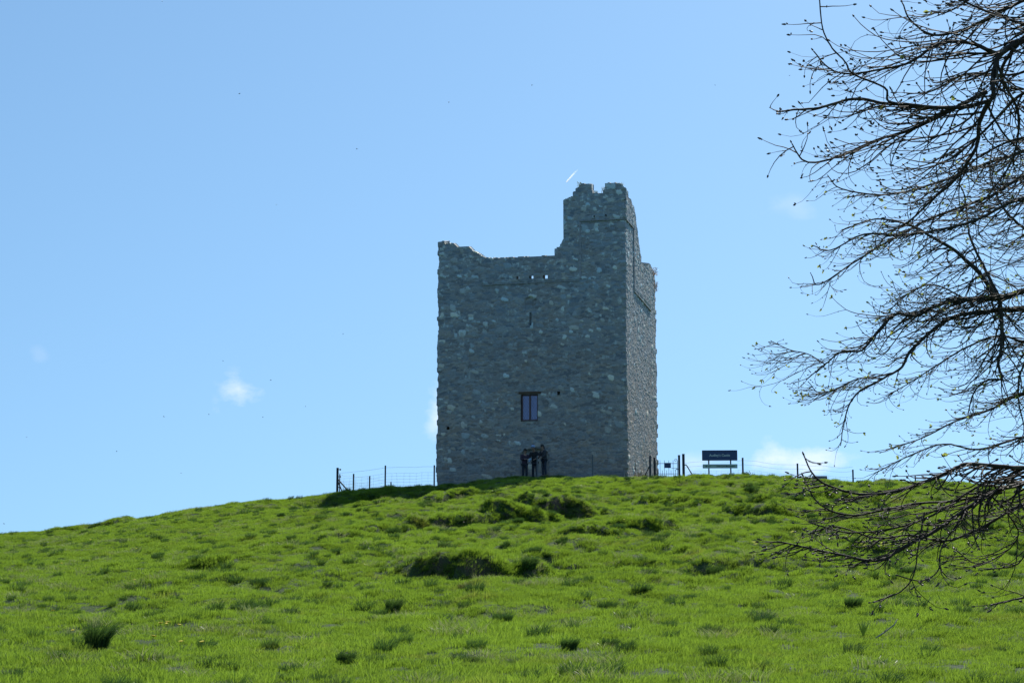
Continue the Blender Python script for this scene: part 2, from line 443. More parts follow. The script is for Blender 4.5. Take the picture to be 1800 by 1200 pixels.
def build_grass():
    rng = random.Random(5)
    src = bpy.data.collections.new("grass_sources")
    specs = []
    for k in range(5): specs.append((115, .20, .03, .075, .0045, .0085, .5, G_SHORT))
    for k in range(4): specs.append((75, .12, .06, .14, .0045, .0085, .55, G_SHORT))
    for k in range(3): specs.append((140, .12, .09, .20, .005, .009, .6, G_DARK))
    for k in range(2): specs.append((60, .22, .10, .20, .005, .009, .9, G_PALE))
    for i, (n, rad, h0, h1, w0, w1, ln, mt) in enumerate(specs):
        V, Q = blades(rng, n, rad, h0, h1, w0, w1, ln)
        me = np_mesh("grass_clump", V, Q, [mt], smooth=True)
        o = bpy.data.objects.new("clump_%02d" % i, me); src.objects.link(o)
    P = []; IDX = []; SC = []; RT = []
    M = 250000
    y = np.sqrt(RNG.uniform(13 ** 2, 104 ** 2, M)); x = RNG.uniform(-1, 1, M) * (.345 * y + 6)
    z = height(x, y)
    e = .15
    gx = (height(x + e, y) - height(x - e, y)) / (2 * e); gy = (height(x, y + e) - height(x, y - e)) / (2 * e)
    slope = np.hypot(gx, gy)
    # keep the inside of the tower clear
    th = R(14); nx, ny = 6.0858, 90.0
    u = -(x - nx) * math.cos(th) + (y - ny) * math.sin(th); s = (x - nx) * math.sin(th) + (y - ny) * math.cos(th)
    inside = (u > .05) & (u < 10.4) & (s > .05) & (s < 9.95)
    tall = fbm(x / .36, y / .45, 2, 77)
    pick = RNG.random(M)
    bare = fbm(x * 1.3, y * 1.3, 3, 55) > .56
    thin = np.where(bare, np.clip((slope - .9) * .6, 0, .22), 0)
    keep = (~inside) & (RNG.random(M) > thin)
    idx = np.where(pick < .62, RNG.integers(0, 5, M), RNG.integers(5, 9, M))
    # separate coarse tufts, each a small knot of taller darker clumps
    KT = 3400
    ky = np.sqrt(RNG.uniform(15 ** 2, 92 ** 2, KT)); kx = RNG.uniform(-1, 1, KT) * (.345 * ky + 6)
    kr = RNG.uniform(.04, .17, KT) * (.6 + .5 * sstep(20, 60, ky)); cell = 1.0
    tuft = {}
    for a_, b_, r_ in zip(kx, ky, kr): tuft.setdefault((int(a_ // cell), int(b_ // cell)), []).append((a_, b_, r_))
    near = np.zeros(M, bool)
    ci_, cj_ = (x // cell).astype(int), (y // cell).astype(int)
    for q in range(M):
        for di in (-1, 0, 1):
            for dj in (-1, 0, 1):
                for (a_, b_, r_) in tuft.get((ci_[q] + di, cj_[q] + dj), ()):
                    if (x[q] - a_) ** 2 + (y[q] - b_) ** 2 < r_ * r_: near[q] = True
    dk = near & (RNG.random(M) < .85)
    rightness = .35 + .65 * sstep(-10, -1, x)
    dk &= RNG.random(M) < rightness
    dk |= (RNG.random(M) < .012)
    idx = np.where(dk, RNG.integers(9, 12, M), idx)
    pl = fbm(x / 1.1 + 40, y / 1.2, 3, 99) > .63
    idx = np.where(pl & (RNG.random(M) < .09), RNG.integers(12, 14, M), idx)
    sc = RNG.uniform(.6, 1.35, M) * (0.8 + .6 * (tall - .4)) * (.85 + .5 * fbm(x / 2.5, y / 2.5, 2, 61))
    rot = np.stack([np.arctan(gy) * .55 + RNG.uniform(-.15, .15, M), -np.arctan(gx) * .55 + RNG.uniform(-.15, .15, M), RNG.uniform(-.6, .6, M)], -1)
    # steep faces get extra clumps so that their true area is covered
    st = np.where((slope > .7) & (~inside))[0]; st = np.repeat(st, 2); m2 = len(st)
    jx = x[st] + RNG.normal(0, .12, m2); jy = y[st] + RNG.normal(0, .10, m2)
    x = np.concatenate([x, jx]); y = np.concatenate([y, jy]); z = np.concatenate([z, height(jx, jy)])
    rot = np.concatenate([rot, rot[st]]); sc = np.concatenate([sc, sc[st] * .75]); idx = np.concatenate([idx, np.where(RNG.random(m2) < .12, RNG.integers(9, 12, m2), RNG.integers(0, 5, m2))]); keep = np.concatenate([keep, RNG.random(m2) > thin[st]])
    k = np.where(keep)[0]
    me = bpy.data.meshes.new("grass")
    me.vertices.add(len(k)); me.vertices.foreach_set('co', np.stack([x[k], y[k], z[k] - .01], -1).astype(np.float32).ravel())
    at = me.attributes.new('idx', 'INT', 'POINT'); at.data.foreach_set('value', idx[k].astype(np.int32))
    at = me.attributes.new('scl', 'FLOAT', 'POINT'); at.data.foreach_set('value', sc[k].astype(np.float32))
    at = me.attributes.new('rot', 'FLOAT_VECTOR', 'POINT'); at.data.foreach_set('vector', rot[k].astype(np.float32).ravel())
    o = bpy.data.objects.new("grass", me); C.objects.link(o)
    ng = bpy.data.node_groups.new("scatter_grass", 'GeometryNodeTree')
    ng.interface.new_socket(name='Geometry', in_out='INPUT', socket_type='NodeSocketGeometry')
    ng.interface.new_socket(name='Geometry', in_out='OUTPUT', socket_type='NodeSocketGeometry')
    gi = ng.nodes.new('NodeGroupInput'); go = ng.nodes.new('NodeGroupOutput')
    m2p = ng.nodes.new('GeometryNodeMeshToPoints')
    iop = ng.nodes.new('GeometryNodeInstanceOnPoints')
    ci = ng.nodes.new('GeometryNodeCollectionInfo'); ci.inputs['Collection'].default_value = src
    ci.inputs['Separate Children'].default_value = True; ci.inputs['Reset Children'].default_value = True
    def named(nm, tp):
        n = ng.nodes.new('GeometryNodeInputNamedAttribute'); n.data_type = tp; n.inputs['Name'].default_value = nm
        return n.outputs['Attribute']
    L = ng.links
    L.new(gi.outputs[0], m2p.inputs['Mesh']); L.new(m2p.outputs[0], iop.inputs['Points'])
    L.new(ci.outputs[0], iop.inputs['Instance']); iop.inputs['Pick Instance'].default_value = True
    L.new(named('idx', 'INT'), iop.inputs['Instance Index'])
    L.new(named('rot', 'FLOAT_VECTOR'), iop.inputs['Rotation']); L.new(named('scl', 'FLOAT'), iop.inputs['Scale'])
    L.new(iop.outputs[0], go.inputs[0])
    md = o.modifiers.new("scatter", 'NODES'); md.node_group = ng
    tag(o, kind='stuff')
    o['label'] = "lush green meadow grass covering the hummocky hillside"
    o['category'] = "grass"


build_grass()

# ------------------------------------------------------------------ the tower
TH = R(14)
TN = Vector((6.0858, 90.0, 7.9756))                       # nearest corner, at ground level
E1 = Vector((-math.cos(TH), math.sin(TH), 0))             # along the front wall, to the left
E2 = Vector((math.sin(TH), math.cos(TH), 0))              # along the right wall, away
LF, LR = 10.46, 10.0
V0 = -1.3
Z = Vector((0, 0, 1))

FRONT_TOP = [(0, 15.68), (.03, 15.68), (.12, 15.87), (.4, 15.92), (.55, 16.0), (1.05, 15.99), (1.06, 15.65), (1.19, 15.43), (1.75, 15.5), (1.81, 16.01),
             (2.38, 16.01), (2.44, 15.89), (2.69, 15.81), (2.7, 15.62), (2.85, 15.59), (2.86, 15.37), (3.08, 15.32), (3.17, 15.26), (3.39, 15.18), (3.4, 13.03),
             (3.5, 12.81), (3.6, 12.6), (3.87, 12.52), (3.88, 12.12), (7.75, 12.17), (8.01, 12.34), (8.33, 12.55), (8.5, 12.59), (8.56, 12.72), (8.73, 12.86),
             (9.38, 12.89), (9.5, 12.99), (9.57, 13.09), (9.79, 13.1), (9.83, 13.17), (10.09, 13.09), (10.13, 13.25), (10.46, 13.23)]
RIGHT_TOP = [(0, 15.66), (.72, 15.6), (.88, 15.31), (1.77, 15.4), (2.11, 15.21), (2.65, 15.18), (3.0, 14.83), (3.32, 14.19), (3.67, 13.87), (4.01, 13.36),
             (4.73, 12.78), (4.75, 12.45), (5.47, 12.55), (6.25, 12.62), (7.2, 12.85), (7.66, 12.99), (8.26, 13.0), (9.6, 12.85), (10.0, 12.46)]


def masonry(U, W, seed, big=1.0):
    """rubble stones: returns relief, two random numbers and the distance to the joint"""
    shp = U.shape
    U = U.ravel(); W = W.ravel()
    U = U + .10 * (fbm(U * .9, W * .9, 3, seed + 1) - .5) * 2
    W = W + .16 * (fbm(U * .55 + 9, W * .7, 3, seed + 2) - .5) * 2
    cw, ch = .27, .098
    x = U / cw; y = W / ch
    ix = np.floor(x); iy = np.floor(y)
    F1 = np.full(U.shape, 9.); F2 = np.full(U.shape, 9.); IX = np.zeros(U.shape); IY = np.zeros(U.shape)
    for dy in (-2, -1, 0, 1, 2):
        for dx in (-2, -1, 0, 1, 2):
            cx = ix + dx; cy = iy + dy
            r1 = hash2(cx, cy, seed); r2 = hash2(cx, cy, seed + 31); r3 = hash2(cx, cy, seed + 77)
            px = cx + .5 + (r1 - .5) * .9 + .35 * np.mod(cy, 2); py = cy + .5 + (r2 - .5) * .62
            w = .62 + .5 * r3 + 1.35 * (r3 > .965) * big + .6 * (r3 > .90)
            ax = np.abs(x - px) / w; ay = np.abs(y - py) / w
            d = (ax ** 2.6 + ay ** 2.6) ** (1 / 2.6)
            n1 = d < F1
            F2 = np.where(n1, F1, np.minimum(F2, d)); F1 = np.where(n1, d, F1)
            IX = np.where(n1, cx, IX); IY = np.where(n1, cy, IY)
    e = np.clip((F2 - F1) / .34, 0, 1)
    a = hash2(IX, IY, seed + 5); b = hash2(IX, IY, seed + 6); c = hash2(IX, IY, seed + 8)
    a = a * .72
    # scattered larger, paler field stones among the thin slabs
    for (gw, gh, pr, sd2) in ((.62, .46, .30, 300), (.36, .26, .20, 340)):
        jx = np.floor(U / gw); jy = np.floor(W / gh)
        for dy in (-1, 0, 1):
            for dx in (-1, 0, 1):
                cx = jx + dx; cy = jy + dy
                h1 = hash2(cx, cy, seed + sd2); h2 = hash2(cx, cy, seed + sd2 + 1); h3 = hash2(cx, cy, seed + sd2 + 2); h4 = hash2(cx, cy, seed + sd2 + 3); h5 = hash2(cx, cy, seed + sd2 + 4)
                px_ = (cx + .25 + .5 * h1) * gw; py_ = (cy + .25 + .5 * h2) * gh
                rx = gw * (.16 + .26 * h3); ry = gh * (.16 + .24 * h5)
                wob = 1 + .5 * (vnoise(U * 9, W * 9, seed + 12) - .5)
                dd = ((np.abs(U - px_) / rx) ** 2.8 + (np.abs(W - py_ + (U - px_) * (h4 - .5) * .5) / ry) ** 2.8) ** (1 / 2.8) * wob
                exist = h4 < pr * (.45 + .7 * sstep(5, 11, cy * gh)) * (.55 + 1.7 * sstep(.40, .62, fbm(cx * gw * .45, cy * gh * .5, 2, seed + 70)))
                ins = exist & (dd < 1)
                e = np.where(ins, np.clip((1 - dd) * 2.4, .0, 1), np.where(exist & (dd < 1.18), np.minimum(e, (dd - 1) * 3), e))
                a = np.where(ins, .54 + .46 * hash2(cx, cy, seed + sd2 + 6) ** 1.2, a); b = np.where(ins, h2, b)
    e = np.clip(e, 0, 1)
    face = np.clip(e * 2.2, 0, 1)
    d = face * (.012 + .036 * a * a) + .016 * (fbm(U * 6, W * 9, 3, seed + 9) - .5)
    d = d + face * ((x - np.floor(x) - .5) * (b - .5) * .03)
    return d.reshape(shp), a.reshape(shp), b.reshape(shp), e.reshape(shp), c.reshape(shp)


def corner_off(v, k):
    c = np.floor(v / .26 + hash2(np.floor(v / .9), v * 0, k) * .3)
    return (hash2(c, c * 0 + k, 5) - .45) * .10 + (fbm(v * 7, v * 0, 2, k) - .5) * .03


WV, WQ, WA = [], [], []


def panel(origin, e, n, L, top, du, seed, holes=(), th=.5, off=None, c0=None, c1=None, vlo=V0, vhi=16.3, walk=None, lift=.10, top_rough=.05):
    nu = int(round(L / du)); du = L / nu
    nv = int((vhi - vlo) / du)
    us = np.arange(nu + 1) * du; vs = vlo + np.arange(nv + 1) * du
    U, W = np.meshgrid(us, vs)
    d, a, b, e_, c_ = masonry(U, W, seed)
    if off is not None: d = d + off(U, W)
    d = d + .05 * (fbm(U / 3.1, W / 2.7, 2, seed + 3) - .5)
    ed = np.minimum(U, L - U)
    d = d * np.clip(ed / .09, 0, 1)
    P = np.zeros(U.shape + (3,))
    for i in range(3):
        P[..., i] = origin[i] + e[i] * U + (W if i == 2 else 0) + n[i] * d
    if c0 is not None:
        w = np.clip(1 - U / .30, 0, 1) * corner_off(W, c0)
        for i in range(3): P[..., i] += w * (n[i] - e[i])
    if c1 is not None:
        w = np.clip(1 - (L - U) / .30, 0, 1) * corner_off(W, c1)
        for i in range(3): P[..., i] += w * (n[i] + e[i])
    uc = (us[:-1] + us[1:]) / 2; vc = (vs[:-1] + vs[1:]) / 2
    UC, VC = np.meshgrid(uc, vc)
    tp = np.interp(UC, [q[0] for q in top], [q[1] for q in top])
    st = np.floor(UC / .27)
    tp = tp + (hash2(st, st * 0, seed) - .5) * top_rough + (hash2(np.floor(UC / .11), st * 0, seed + 3) - .5) * top_rough * .6
    mask = VC < tp
    for (u0, u1, v0, v1) in holes: mask &= ~((UC > u0) & (UC < u1) & (VC > v0) & (VC < v1))
    ui = np.clip(U, th, L - th); PI = np.zeros_like(P)
    rel = d * 0 + .02 * (fbm(U * 5, W * 6, 2, seed + 50) - .5)
    for i in range(3): PI[..., i] = origin[i] + e[i] * ui + ((W + lift) if i == 2 else 0) - n[i] * (th + rel)
    base = sum(len(q) for q in WV)
    nn = (nu + 1) * (nv + 1)
    idx = np.arange(nn).reshape(nv + 1, nu + 1) + base
    o = [idx[:-1, :-1], idx[:-1, 1:], idx[1:, 1:], idx[1:, :-1]]
    ii = [q + nn for q in o]
    flip = Vector(e).cross(Z).dot(Vector(n)) < 0
    Qo = np.stack(o if not flip else o[::-1], -1)[mask]
    imask = mask if walk is None else (mask & (VC > walk))
    Qi = np.stack(ii[::-1] if not flip else ii, -1)[imask]
    mp = np.pad(mask, 1)
    m = mask
    quads = [Qo, Qi]
    # rims: below, above, left, right neighbours missing
    up = m & ~mp[2:, 1:-1]; dn = m & ~mp[:-2, 1:-1]; lf = m & ~mp[1:-1, :-2]; rt = m & ~mp[1:-1, 2:]
    dn[0, :] = False; lf[:, 0] = False; rt[:, -1] = False
    for mk, (p, q) in ((up, (2, 3)), (dn, (0, 1)), (lf, (3, 0)), (rt, (1, 2))):
        qd = np.stack([o[p], o[q], ii[q], ii[p]], -1)[mk]
        if flip: qd = qd[:, ::-1]
        quads.append(qd)
    WV.append(np.concatenate([P.reshape(-1, 3), PI.reshape(-1, 3)]))
    WQ.append(np.concatenate(quads))
    A = np.stack([a, b, e_, c_], -1).reshape(-1, 4)
    A2 = A.copy()
    WA.append(np.concatenate([A, A2]))


def build_tower():
    root = empty("tower_house", TN)
    tag(root, "ruined square rubble stone tower house with a tall broken corner turret on the hilltop", "castle tower")
    m, nt, out = new_mat("rubble_stone")
    p = nt.nodes.new('ShaderNodeBsdfPrincipled'); p.inputs['Roughness'].default_value = .82
    at = nt.nodes.new('ShaderNodeAttribute'); at.attribute_name = 'stone'
    sep = nt.nodes.new('ShaderNodeSeparateColor'); nt.links.new(at.outputs['Color'], sep.inputs[0])
    tc = nt.nodes.new('ShaderNodeTexCoord')
    sp = nt.nodes.new('ShaderNodeSeparateXYZ'); nt.links.new(tc.outputs['Object'], sp.inputs[0])
    def noise(s, d=6, r=.6):
        q = nt.nodes.new('ShaderNodeTexNoise'); q.inputs['Scale'].default_value = s; q.inputs['Detail'].default_value = d
        q.inputs['Roughness'].default_value = r; nt.links.new(tc.outputs['Object'], q.inputs['Vector']); return q.outputs['Fac']
    cr = nt.nodes.new('ShaderNodeValToRGB'); nt.links.new(sep.outputs[0], cr.inputs[0])
    el = cr.color_ramp.elements
    el[0].position = 0; el[0].color = (.185, .195, .21, 1); el[1].position = 1; el[1].color = (.68, .76, .74, 1)
    for pos, c in ((.3, (.275, .285, .295)), (.6, (.32, .33, .335)), (.72, (.38, .405, .405)), (.86, (.50, .555, .55))):
        k = el.new(pos); k.color = (*c, 1)
    warm = mixrgb(nt, sep.outputs[1], (.88, .97, 1.07), (1.14, 1.0, .88))
    col = mixrgb(nt, 1.0, cr.outputs[0], warm, 'MULTIPLY')
    # broad weathering: paler, lichened towards the top; brown low down; bluish flare painted in
    big = noise(.45, 5)
    hgt = mnode(nt, 'MULTIPLY', sp.outputs['Z'], 1 / 16.)
    brown_veil_tint = mixrgb(nt, mnode(nt, 'ADD', hgt, mnode(nt, 'SUBTRACT', big, .35), clamp=True), (1.20, 1.00, .82), (1.06, 1.20, 1.24))
    col = mixrgb(nt, 1.0, col, brown_veil_tint, 'MULTIPLY')
    fine = noise(9, 8, .7)
    col = mixrgb(nt, .6, col, mixrgb(nt, 1.0, col, mixrgb(nt, fine, (.62, .62, .63), (1.4, 1.4, 1.38)), 'MULTIPLY'))
    lic = mnode(nt, 'MULTIPLY', mnode(nt, 'SUBTRACT', noise(3.0, 9, .72), .56), 14, clamp=True)
    lic = mnode(nt, 'MULTIPLY', lic, mnode(nt, 'ADD', mnode(nt, 'MULTIPLY', hgt, .7), .15, clamp=True))
    col = mixrgb(nt, lic, col, (.74, .86, .82))
    # mortar and open joints
    mort = mnode(nt, 'SUBTRACT', 1.0, mnode(nt, 'MULTIPLY', sep.outputs[2], 3.0, clamp=True))
    mcol = mixrgb(nt, noise(1.1, 4), (.26, .255, .25), (.50, .51, .50))
    col = mixrgb(nt, mnode(nt, 'MULTIPLY', mort, .85), col, mcol)
    # orange lichen near the wall head on the far right corner
    org = mnode(nt, 'MULTIPLY', mnode(nt, 'SUBTRACT', noise(5, 8, .7), .56), 9, clamp=True)
    hi = mnode(nt, 'MULTIPLY', mnode(nt, 'SUBTRACT', sp.outputs['Z'], 11.2), .7, clamp=True)
    back = mnode(nt, 'MULTIPLY', mnode(nt, 'SUBTRACT', sp.outputs['Y'], 1.0), .16, clamp=True)
    col = mixrgb(nt, mnode(nt, 'MULTIPLY', mnode(nt, 'MULTIPLY', org, hi), back), col, (.42, .20, .05))
    nt.links.new(col, p.inputs['Base Color'])
    bp = nt.nodes.new('ShaderNodeBump'); bp.inputs['Strength'].default_value = .8; bp.inputs['Distance'].default_value = .03
    nt.links.new(noise(16, 8, .7), bp.inputs['Height']); nt.links.new(bp.outputs[0], p.inputs['Normal'])
    nt.links.new(p.outputs[0], out.inputs['Surface'])

    o0 = Vector((0, 0, 0))

    def off_front(U, W):
        w = fbm(U * 2, W * 2, 2, 8) * .04 - .02
        a = sstep(2.44 + w.mean(), 2.50, U) * sstep(8.0, 7.95, U) * sstep(10.70, 10.76, W + w)
        b = sstep(13.97, 14.03, W + w)
        # hood recess above the loop
        r = ((np.abs(U - 5.24) < .30) & (W > 9.05) & (W < 9.95 - np.abs(U - 5.24) * .6))
        door = (np.abs(U - 5.03) < .78) & (W < 1.25 + .42 * np.sqrt(np.clip(1 - ((U - 5.03) / .78) ** 2, 0, 1)))
        return -.34 * door + .045 * np.maximum(a, b) * 1.0 - .08 * r - .26 * ((np.abs(U - 5.25) < .06) & (W > 8.35) & (W < 9.05))

    def off_right(U, W):
        w = fbm(U * 2, W * 2, 2, 8) * .04 - .02
        a = sstep(2.42, 2.50, U) * sstep(8.2, 8.1, U) * sstep(10.45, 10.52, W + w)
        b = sstep(13.97, 14.03, W + w)
        return .05 * np.maximum(a, b)

    fh = [(4.82, 5.77, 3.16, 4.61), (3.62, 3.78, 4.52, 4.72), (9.76, 9.92, 2.82, 2.96),
          (5.86, 6.00, 10.92, 11.06), (5.06, 5.28, 10.90, 11.08), (4.26, 4.52, 10.88, 11.08), (1.62, 1.70, 14.14, 14.22), (.98, 1.06, 14.15, 14.24)]
    panel(o0, E1, -E2, LF, FRONT_TOP, .038, 100, fh, off=off_front, c0=1, c1=2)
    panel(o0, E2, -E1, LR, RIGHT_TOP, .038, 200, [(2.1, 2.35, .0, 1.1)], off=off_right, c0=1, c1=3)
    panel(o0 + E1 * LF, E2, E1, LR, [(0, 13.2), (.4, 13.1), (1.6, 12.6), (2.2, 12.1), (7, 12.1), (8, 12.7), (10, 12.9)], .07, 300, [(3.0, 3.2, 8.2, 9.0)], c0=2, c1=4)
    panel(o0 + E2 * LR, E1, E2, LF, [(0, 12.5), (.6, 12.8), (1.8, 12.9), (2.2, 12.1), (8, 12.1), (8.2, 12.6), (10.46, 12.8)], .07, 400, [(4.2, 5.1, 4.6, 6.2)], c0=3, c1=4)
    # inner walls of the turret
    panel(o0 + E1 * 3.4 + E2 * .5, E2, E1, 3.4, [(0, 15.1), (.8, 14.8), (1.5, 14.0), (2.3, 13.3), (3.4, 12.6)], .07, 500, vlo=10.4, th=.45)
    panel(o0 + E2 * 3.9 + E1 * .5, E1, E2, 2.9, [(0, 13.2), (1, 12.9), (1.6, 12.4), (2.9, 12.5)], .07, 600, vlo=10.4, th=.45)
    V = np.concatenate(WV); Q = np.concatenate(WQ); A = np.concatenate(WA)
    used = np.zeros(len(V), bool); used[Q.ravel()] = True
    rm = np.cumsum(used) - 1
    V = V[used]; A = A[used]; Q = rm[Q]
    me = np_mesh("wall", V, Q, [m], smooth=False)
    ca = me.attributes.new('stone', 'FLOAT_COLOR', 'POINT')
    ca.data.foreach_set('color', A.astype(np.float32).ravel())
    w = bpy.data.objects.new("wall", me); C.objects.link(w); w.parent = root
    # roof behind the parapet
    plain = simple_mat("roof_slabs", (.16, .155, .14), .9, var=.3, scale=3)
    mb = MB()
    rot = Matrix.Rotation(TH, 3, 'Z')
    cc = E1 * (LF / 2) + E2 * (LR / 2)
    rotm = Matrix((( E1.x, E2.x, 0), (E1.y, E2.y, 0), (0, 0, 1)))
    mb.box(cc + Z * 10.45, (LF - .9, LR - .9, .25), rotm)
    mb.build("roof", plain, root)
    # moulded drip courses standing proud of the wall
    ms = simple_mat("course_stone", (.33, .345, .36), .85, var=.3, scale=6, bump=.5)
    def course(name, p0, p1, d, h, nn):
        rng = random.Random(3)
        b = MB(); L = (p1 - p0).length; t = (p1 - p0).normalized(); x = 0
        while x < L - .05:
            l = min(L - x, rng.uniform(.35, .7))
            c = p0 + t * (x + l / 2) + nn * (.02 + rng.uniform(-.008, .008)) + Z * rng.uniform(-.008, .008)
            up = nn.cross(t)
            mm = Matrix(((t.x, nn.x, up.x), (t.y, nn.y, up.y), (t.z, nn.z, up.z)))
            b.box(c, (l - .012, d, h), mm); x += l
        b.build(name, ms, root)
    nf, nr = -E2, -E1
    course("string_course", E1 * .05 + Z * 13.96, E1 * 2.45 + Z * 13.96, .12, .06, nf)
    course("string_course", E1 * 2.5 + Z * 10.68, E1 * 7.95 + Z * 10.68, .11, .05, nf)
    course("string_course", E2 * .05 + Z * 13.96, E2 * 2.4 + Z * 13.96, .14, .07, nr)
    course("string_course", E2 * 2.5 + Z * 10.42, E2 * 8.1 + Z * 10.25, .14, .07, nr)
    course("quoin_strip", E1 * 2.46 + Z * 10.80, E1 * 2.46 + Z * 13.9, .10, .10, nf)
    course("quoin_strip", E2 * 2.46 + Z * 10.5, E2 * 2.46 + Z * 13.9, .12, .10, nr)
    # lattice window
    fm = simple_mat("window_timber", (.13, .075, .07), .6)
    lead = simple_mat("lead_came", (.10, .10, .12), .5, .3)
    gm, gnt, gout = new_mat("leaded_glass")
    gp = gnt.nodes.new('ShaderNodeBsdfPrincipled'); gp.inputs['Base Color'].default_value = (.10, .12, .20, 1)
    gp.inputs['Roughness'].default_value = .22; gp.inputs['Specular IOR Level'].default_value = 1.0; gp.inputs['Metallic'].default_value = .45
    gtc = gnt.nodes.new('ShaderNodeTexCoord'); gn = gnt.nodes.new('ShaderNodeTexNoise'); gn.inputs['Scale'].default_value = 9
    gnt.links.new(gtc.outputs['Object'], gn.inputs['Vector']); gb = gnt.nodes.new('ShaderNodeBump'); gb.inputs['Strength'].default_value = .25
    gnt.links.new(gn.outputs['Fac'], gb.inputs['Height']); gnt.links.new(gb.outputs[0], gp.inputs['Normal'])
    gnt.links.new(mixrgb(gnt, gn.outputs['Fac'], (.13, .14, .25), (.26, .28, .44)), gp.inputs['Base Color'])
    gnt.links.new(gp.outputs[0], gout.inputs['Surface'])
    def fp(u, v, dpt): return E1 * u + Z * v - nf * dpt * 1.0
    u0, u1, v0, v1 = 4.83, 5.76, 3.17, 4.60; dp = .12
    fr = MB(); t = .07
    um = (u0 + u1) / 2
    fr.box(fp(u0 + t / 2, (v0 + v1) / 2, dp), (t, .09, v1 - v0), rotm)
    fr.box(fp(u1 - t / 2, (v0 + v1) / 2, dp), (t, .09, v1 - v0), rotm)
    fr.box(fp(um, v1 - t / 2, dp), (u1 - u0 - 2 * t - .004, .09, t), rotm)
    fr.box(fp(um, v0 + t / 2, dp), (u1 - u0 - 2 * t - .004, .09, t), rotm)
    win = fr.build("window", fm, root)
    MB().box(fp(um, (v0 + v1) / 2, dp - .01), (.085, .1, v1 - v0 - 2 * t - .004), rotm).build("mullion", fm, win)
    for a, b_ in ((u0 + t, um - .043), (um + .043, u1 - t)):
        MB().box(fp((a + b_) / 2, (v0 + v1) / 2, dp + .01), (b_ - a - .004, .012, v1 - v0 - 2 * t - .004), rotm).build("pane", gm, win)
        la = MB(); w_ = b_ - a - .01; h_ = v1 - v0 - 2 * t - .01; stp = .135
        x = -h_
        rr = .0075
        while x < w_ + h_:
            for sgn in (1, -1):
                # line u = x + sgn * v*0.6
                pts = []
                for k in range(61):
                    vv = h_ * k / 60; uu = (x + vv * .62) if sgn > 0 else (x - vv * .62 + h_ * .62)
                    if 0 <= uu <= w_: pts.append(fp(a + .005 + uu, v0 + t + .005 + vv, dp - .002))
                if len(pts) > 2: la.tube([pts[0], pts[-1]], rr, 4)
            x += stp
        la.build("lattice", lead, win)
    lt = simple_mat("lintel_timber", (.11, .065, .035), .8, var=.3, scale=14, bump=.6)
    MB().box(fp(5.28, 4.68, .06), (1.22, .3, .11), rotm).build("lintel", lt, root)
    # worn steps at the foot of the near corner
    sm = simple_mat("step_stone", (.22, .22, .21), .85, var=.3, scale=6, bump=.5)
    for k in range(3):
        MB().box(E1 * .62 + Z * (.06 + .14 * k) - E2 * (.55 - .18 * k), (1.15 - .06 * k, .22, .12), rotm).build("step", sm, root)


build_tower()


def ray_at(c, r, Y):
    """point at distance Y on the sight line of photo pixel c, r (used only to read positions off the photograph)"""
    a = (c - 900) / 3000.; b = (600 - r) / 3000.
    d = Vector((a, math.cos(PITCH) - b * math.sin(PITCH), math.sin(PITCH) + b * math.cos(PITCH)))
    return d * (Y / d.y) + Vector((0, 0, CAM_Z))


# ------------------------------------------------------------------ fences, gate, signs
M_POST = simple_mat("galvanised_post", (.055, .065, .075), .5, .4, var=.2, scale=12)
M_DARK = simple_mat("dark_painted_steel", (.022, .028, .034), .7, .0, var=.2, scale=10)
M_WIRE = simple_mat("fence_wire", (.16, .17, .18), .5, .6, var=.1, bump=0)
M_PALEPOST = simple_mat("weathered_post", (.17, .18, .18), .7, .2, var=.2, scale=10)
M_NAVY = simple_mat("navy_sign_face", (.040, .075, .175), .6, var=.12, scale=3, bump=0)
M_SAGE = simple_mat("sage_sign_face", (.42, .55, .44), .55, var=.08, scale=3, bump=0)
M_LETTER = simple_mat("sign_lettering", (.75, .82, .74), .6, var=.05, bump=0)


def post_mesh(h, w):
    b = MB()
    b.box((0, 0, h / 2 - .15), (w, w, h + .3))
    b.box((0, 0, h + .006), (w * 1.08, w * 1.08, .014))
    return b


def wire_fence(label, group, posts, wires, mesh_top, rad=.0045, stay=.30):
    """posts: (x, y, height above ground, width, material)"""
    x0, y0 = posts[0][:2]
    root = empty("wire_fence", (x0, y0, hz(x0, y0)))
    tag(root, label, "fence", group)
    o = root.location.copy()
    tops = []
    for (x, y, h, w, mt) in posts:
        p = post_mesh(h, w).build("post", mt, root)
        p.location = Vector((x, y, hz(x, y))) - o
        tops.append(Vector((x, y, hz(x, y))) - o)
    wm = MB()
    nm = MB()
    for (a, b), (pa, pb) in zip(zip(tops[:-1], tops[1:]), zip(posts[:-1], posts[1:])):
        off = Vector((0, -.045, 0))
        def lin(f, t):
            g = hz(*( (a + o).lerp(b + o, t)).xy) - o.z
            base = a.lerp(b, t)
            zz = base.z * .6 + g * .4
            return Vector((base.x, base.y, zz + f - .03 * math.sin(math.pi * t))) + off
        n = 8
        for f in wires:
            wm.tube([lin(f, k / n) for k in range(n + 1)], rad, 4)
        for f in np.linspace(.08, mesh_top, 6):
            nm.tube([lin(f, k / n) for k in range(n + 1)], rad * .72, 4)
        L = (b - a).length; m = max(2, int(L / stay))
        rr = random.Random(int(L * 100))
        for k in range(1, m):
            t = k / m; j = rr.uniform(-.02, .02)
            nm.tube([lin(.08, t), lin(mesh_top, min(1, max(0, t + j)))], rad * .6, 4)
    wm.build("strand", M_WIRE, root); nm.build("netting", M_WIRE, root)
    return root, o


def px(c, Y):
    return (c - 900) / 3000. * Y * 1.012


def fpost(c, Y, h, w=.075, m=None):
    return (px(c, Y), Y, h, w, m or M_POST)


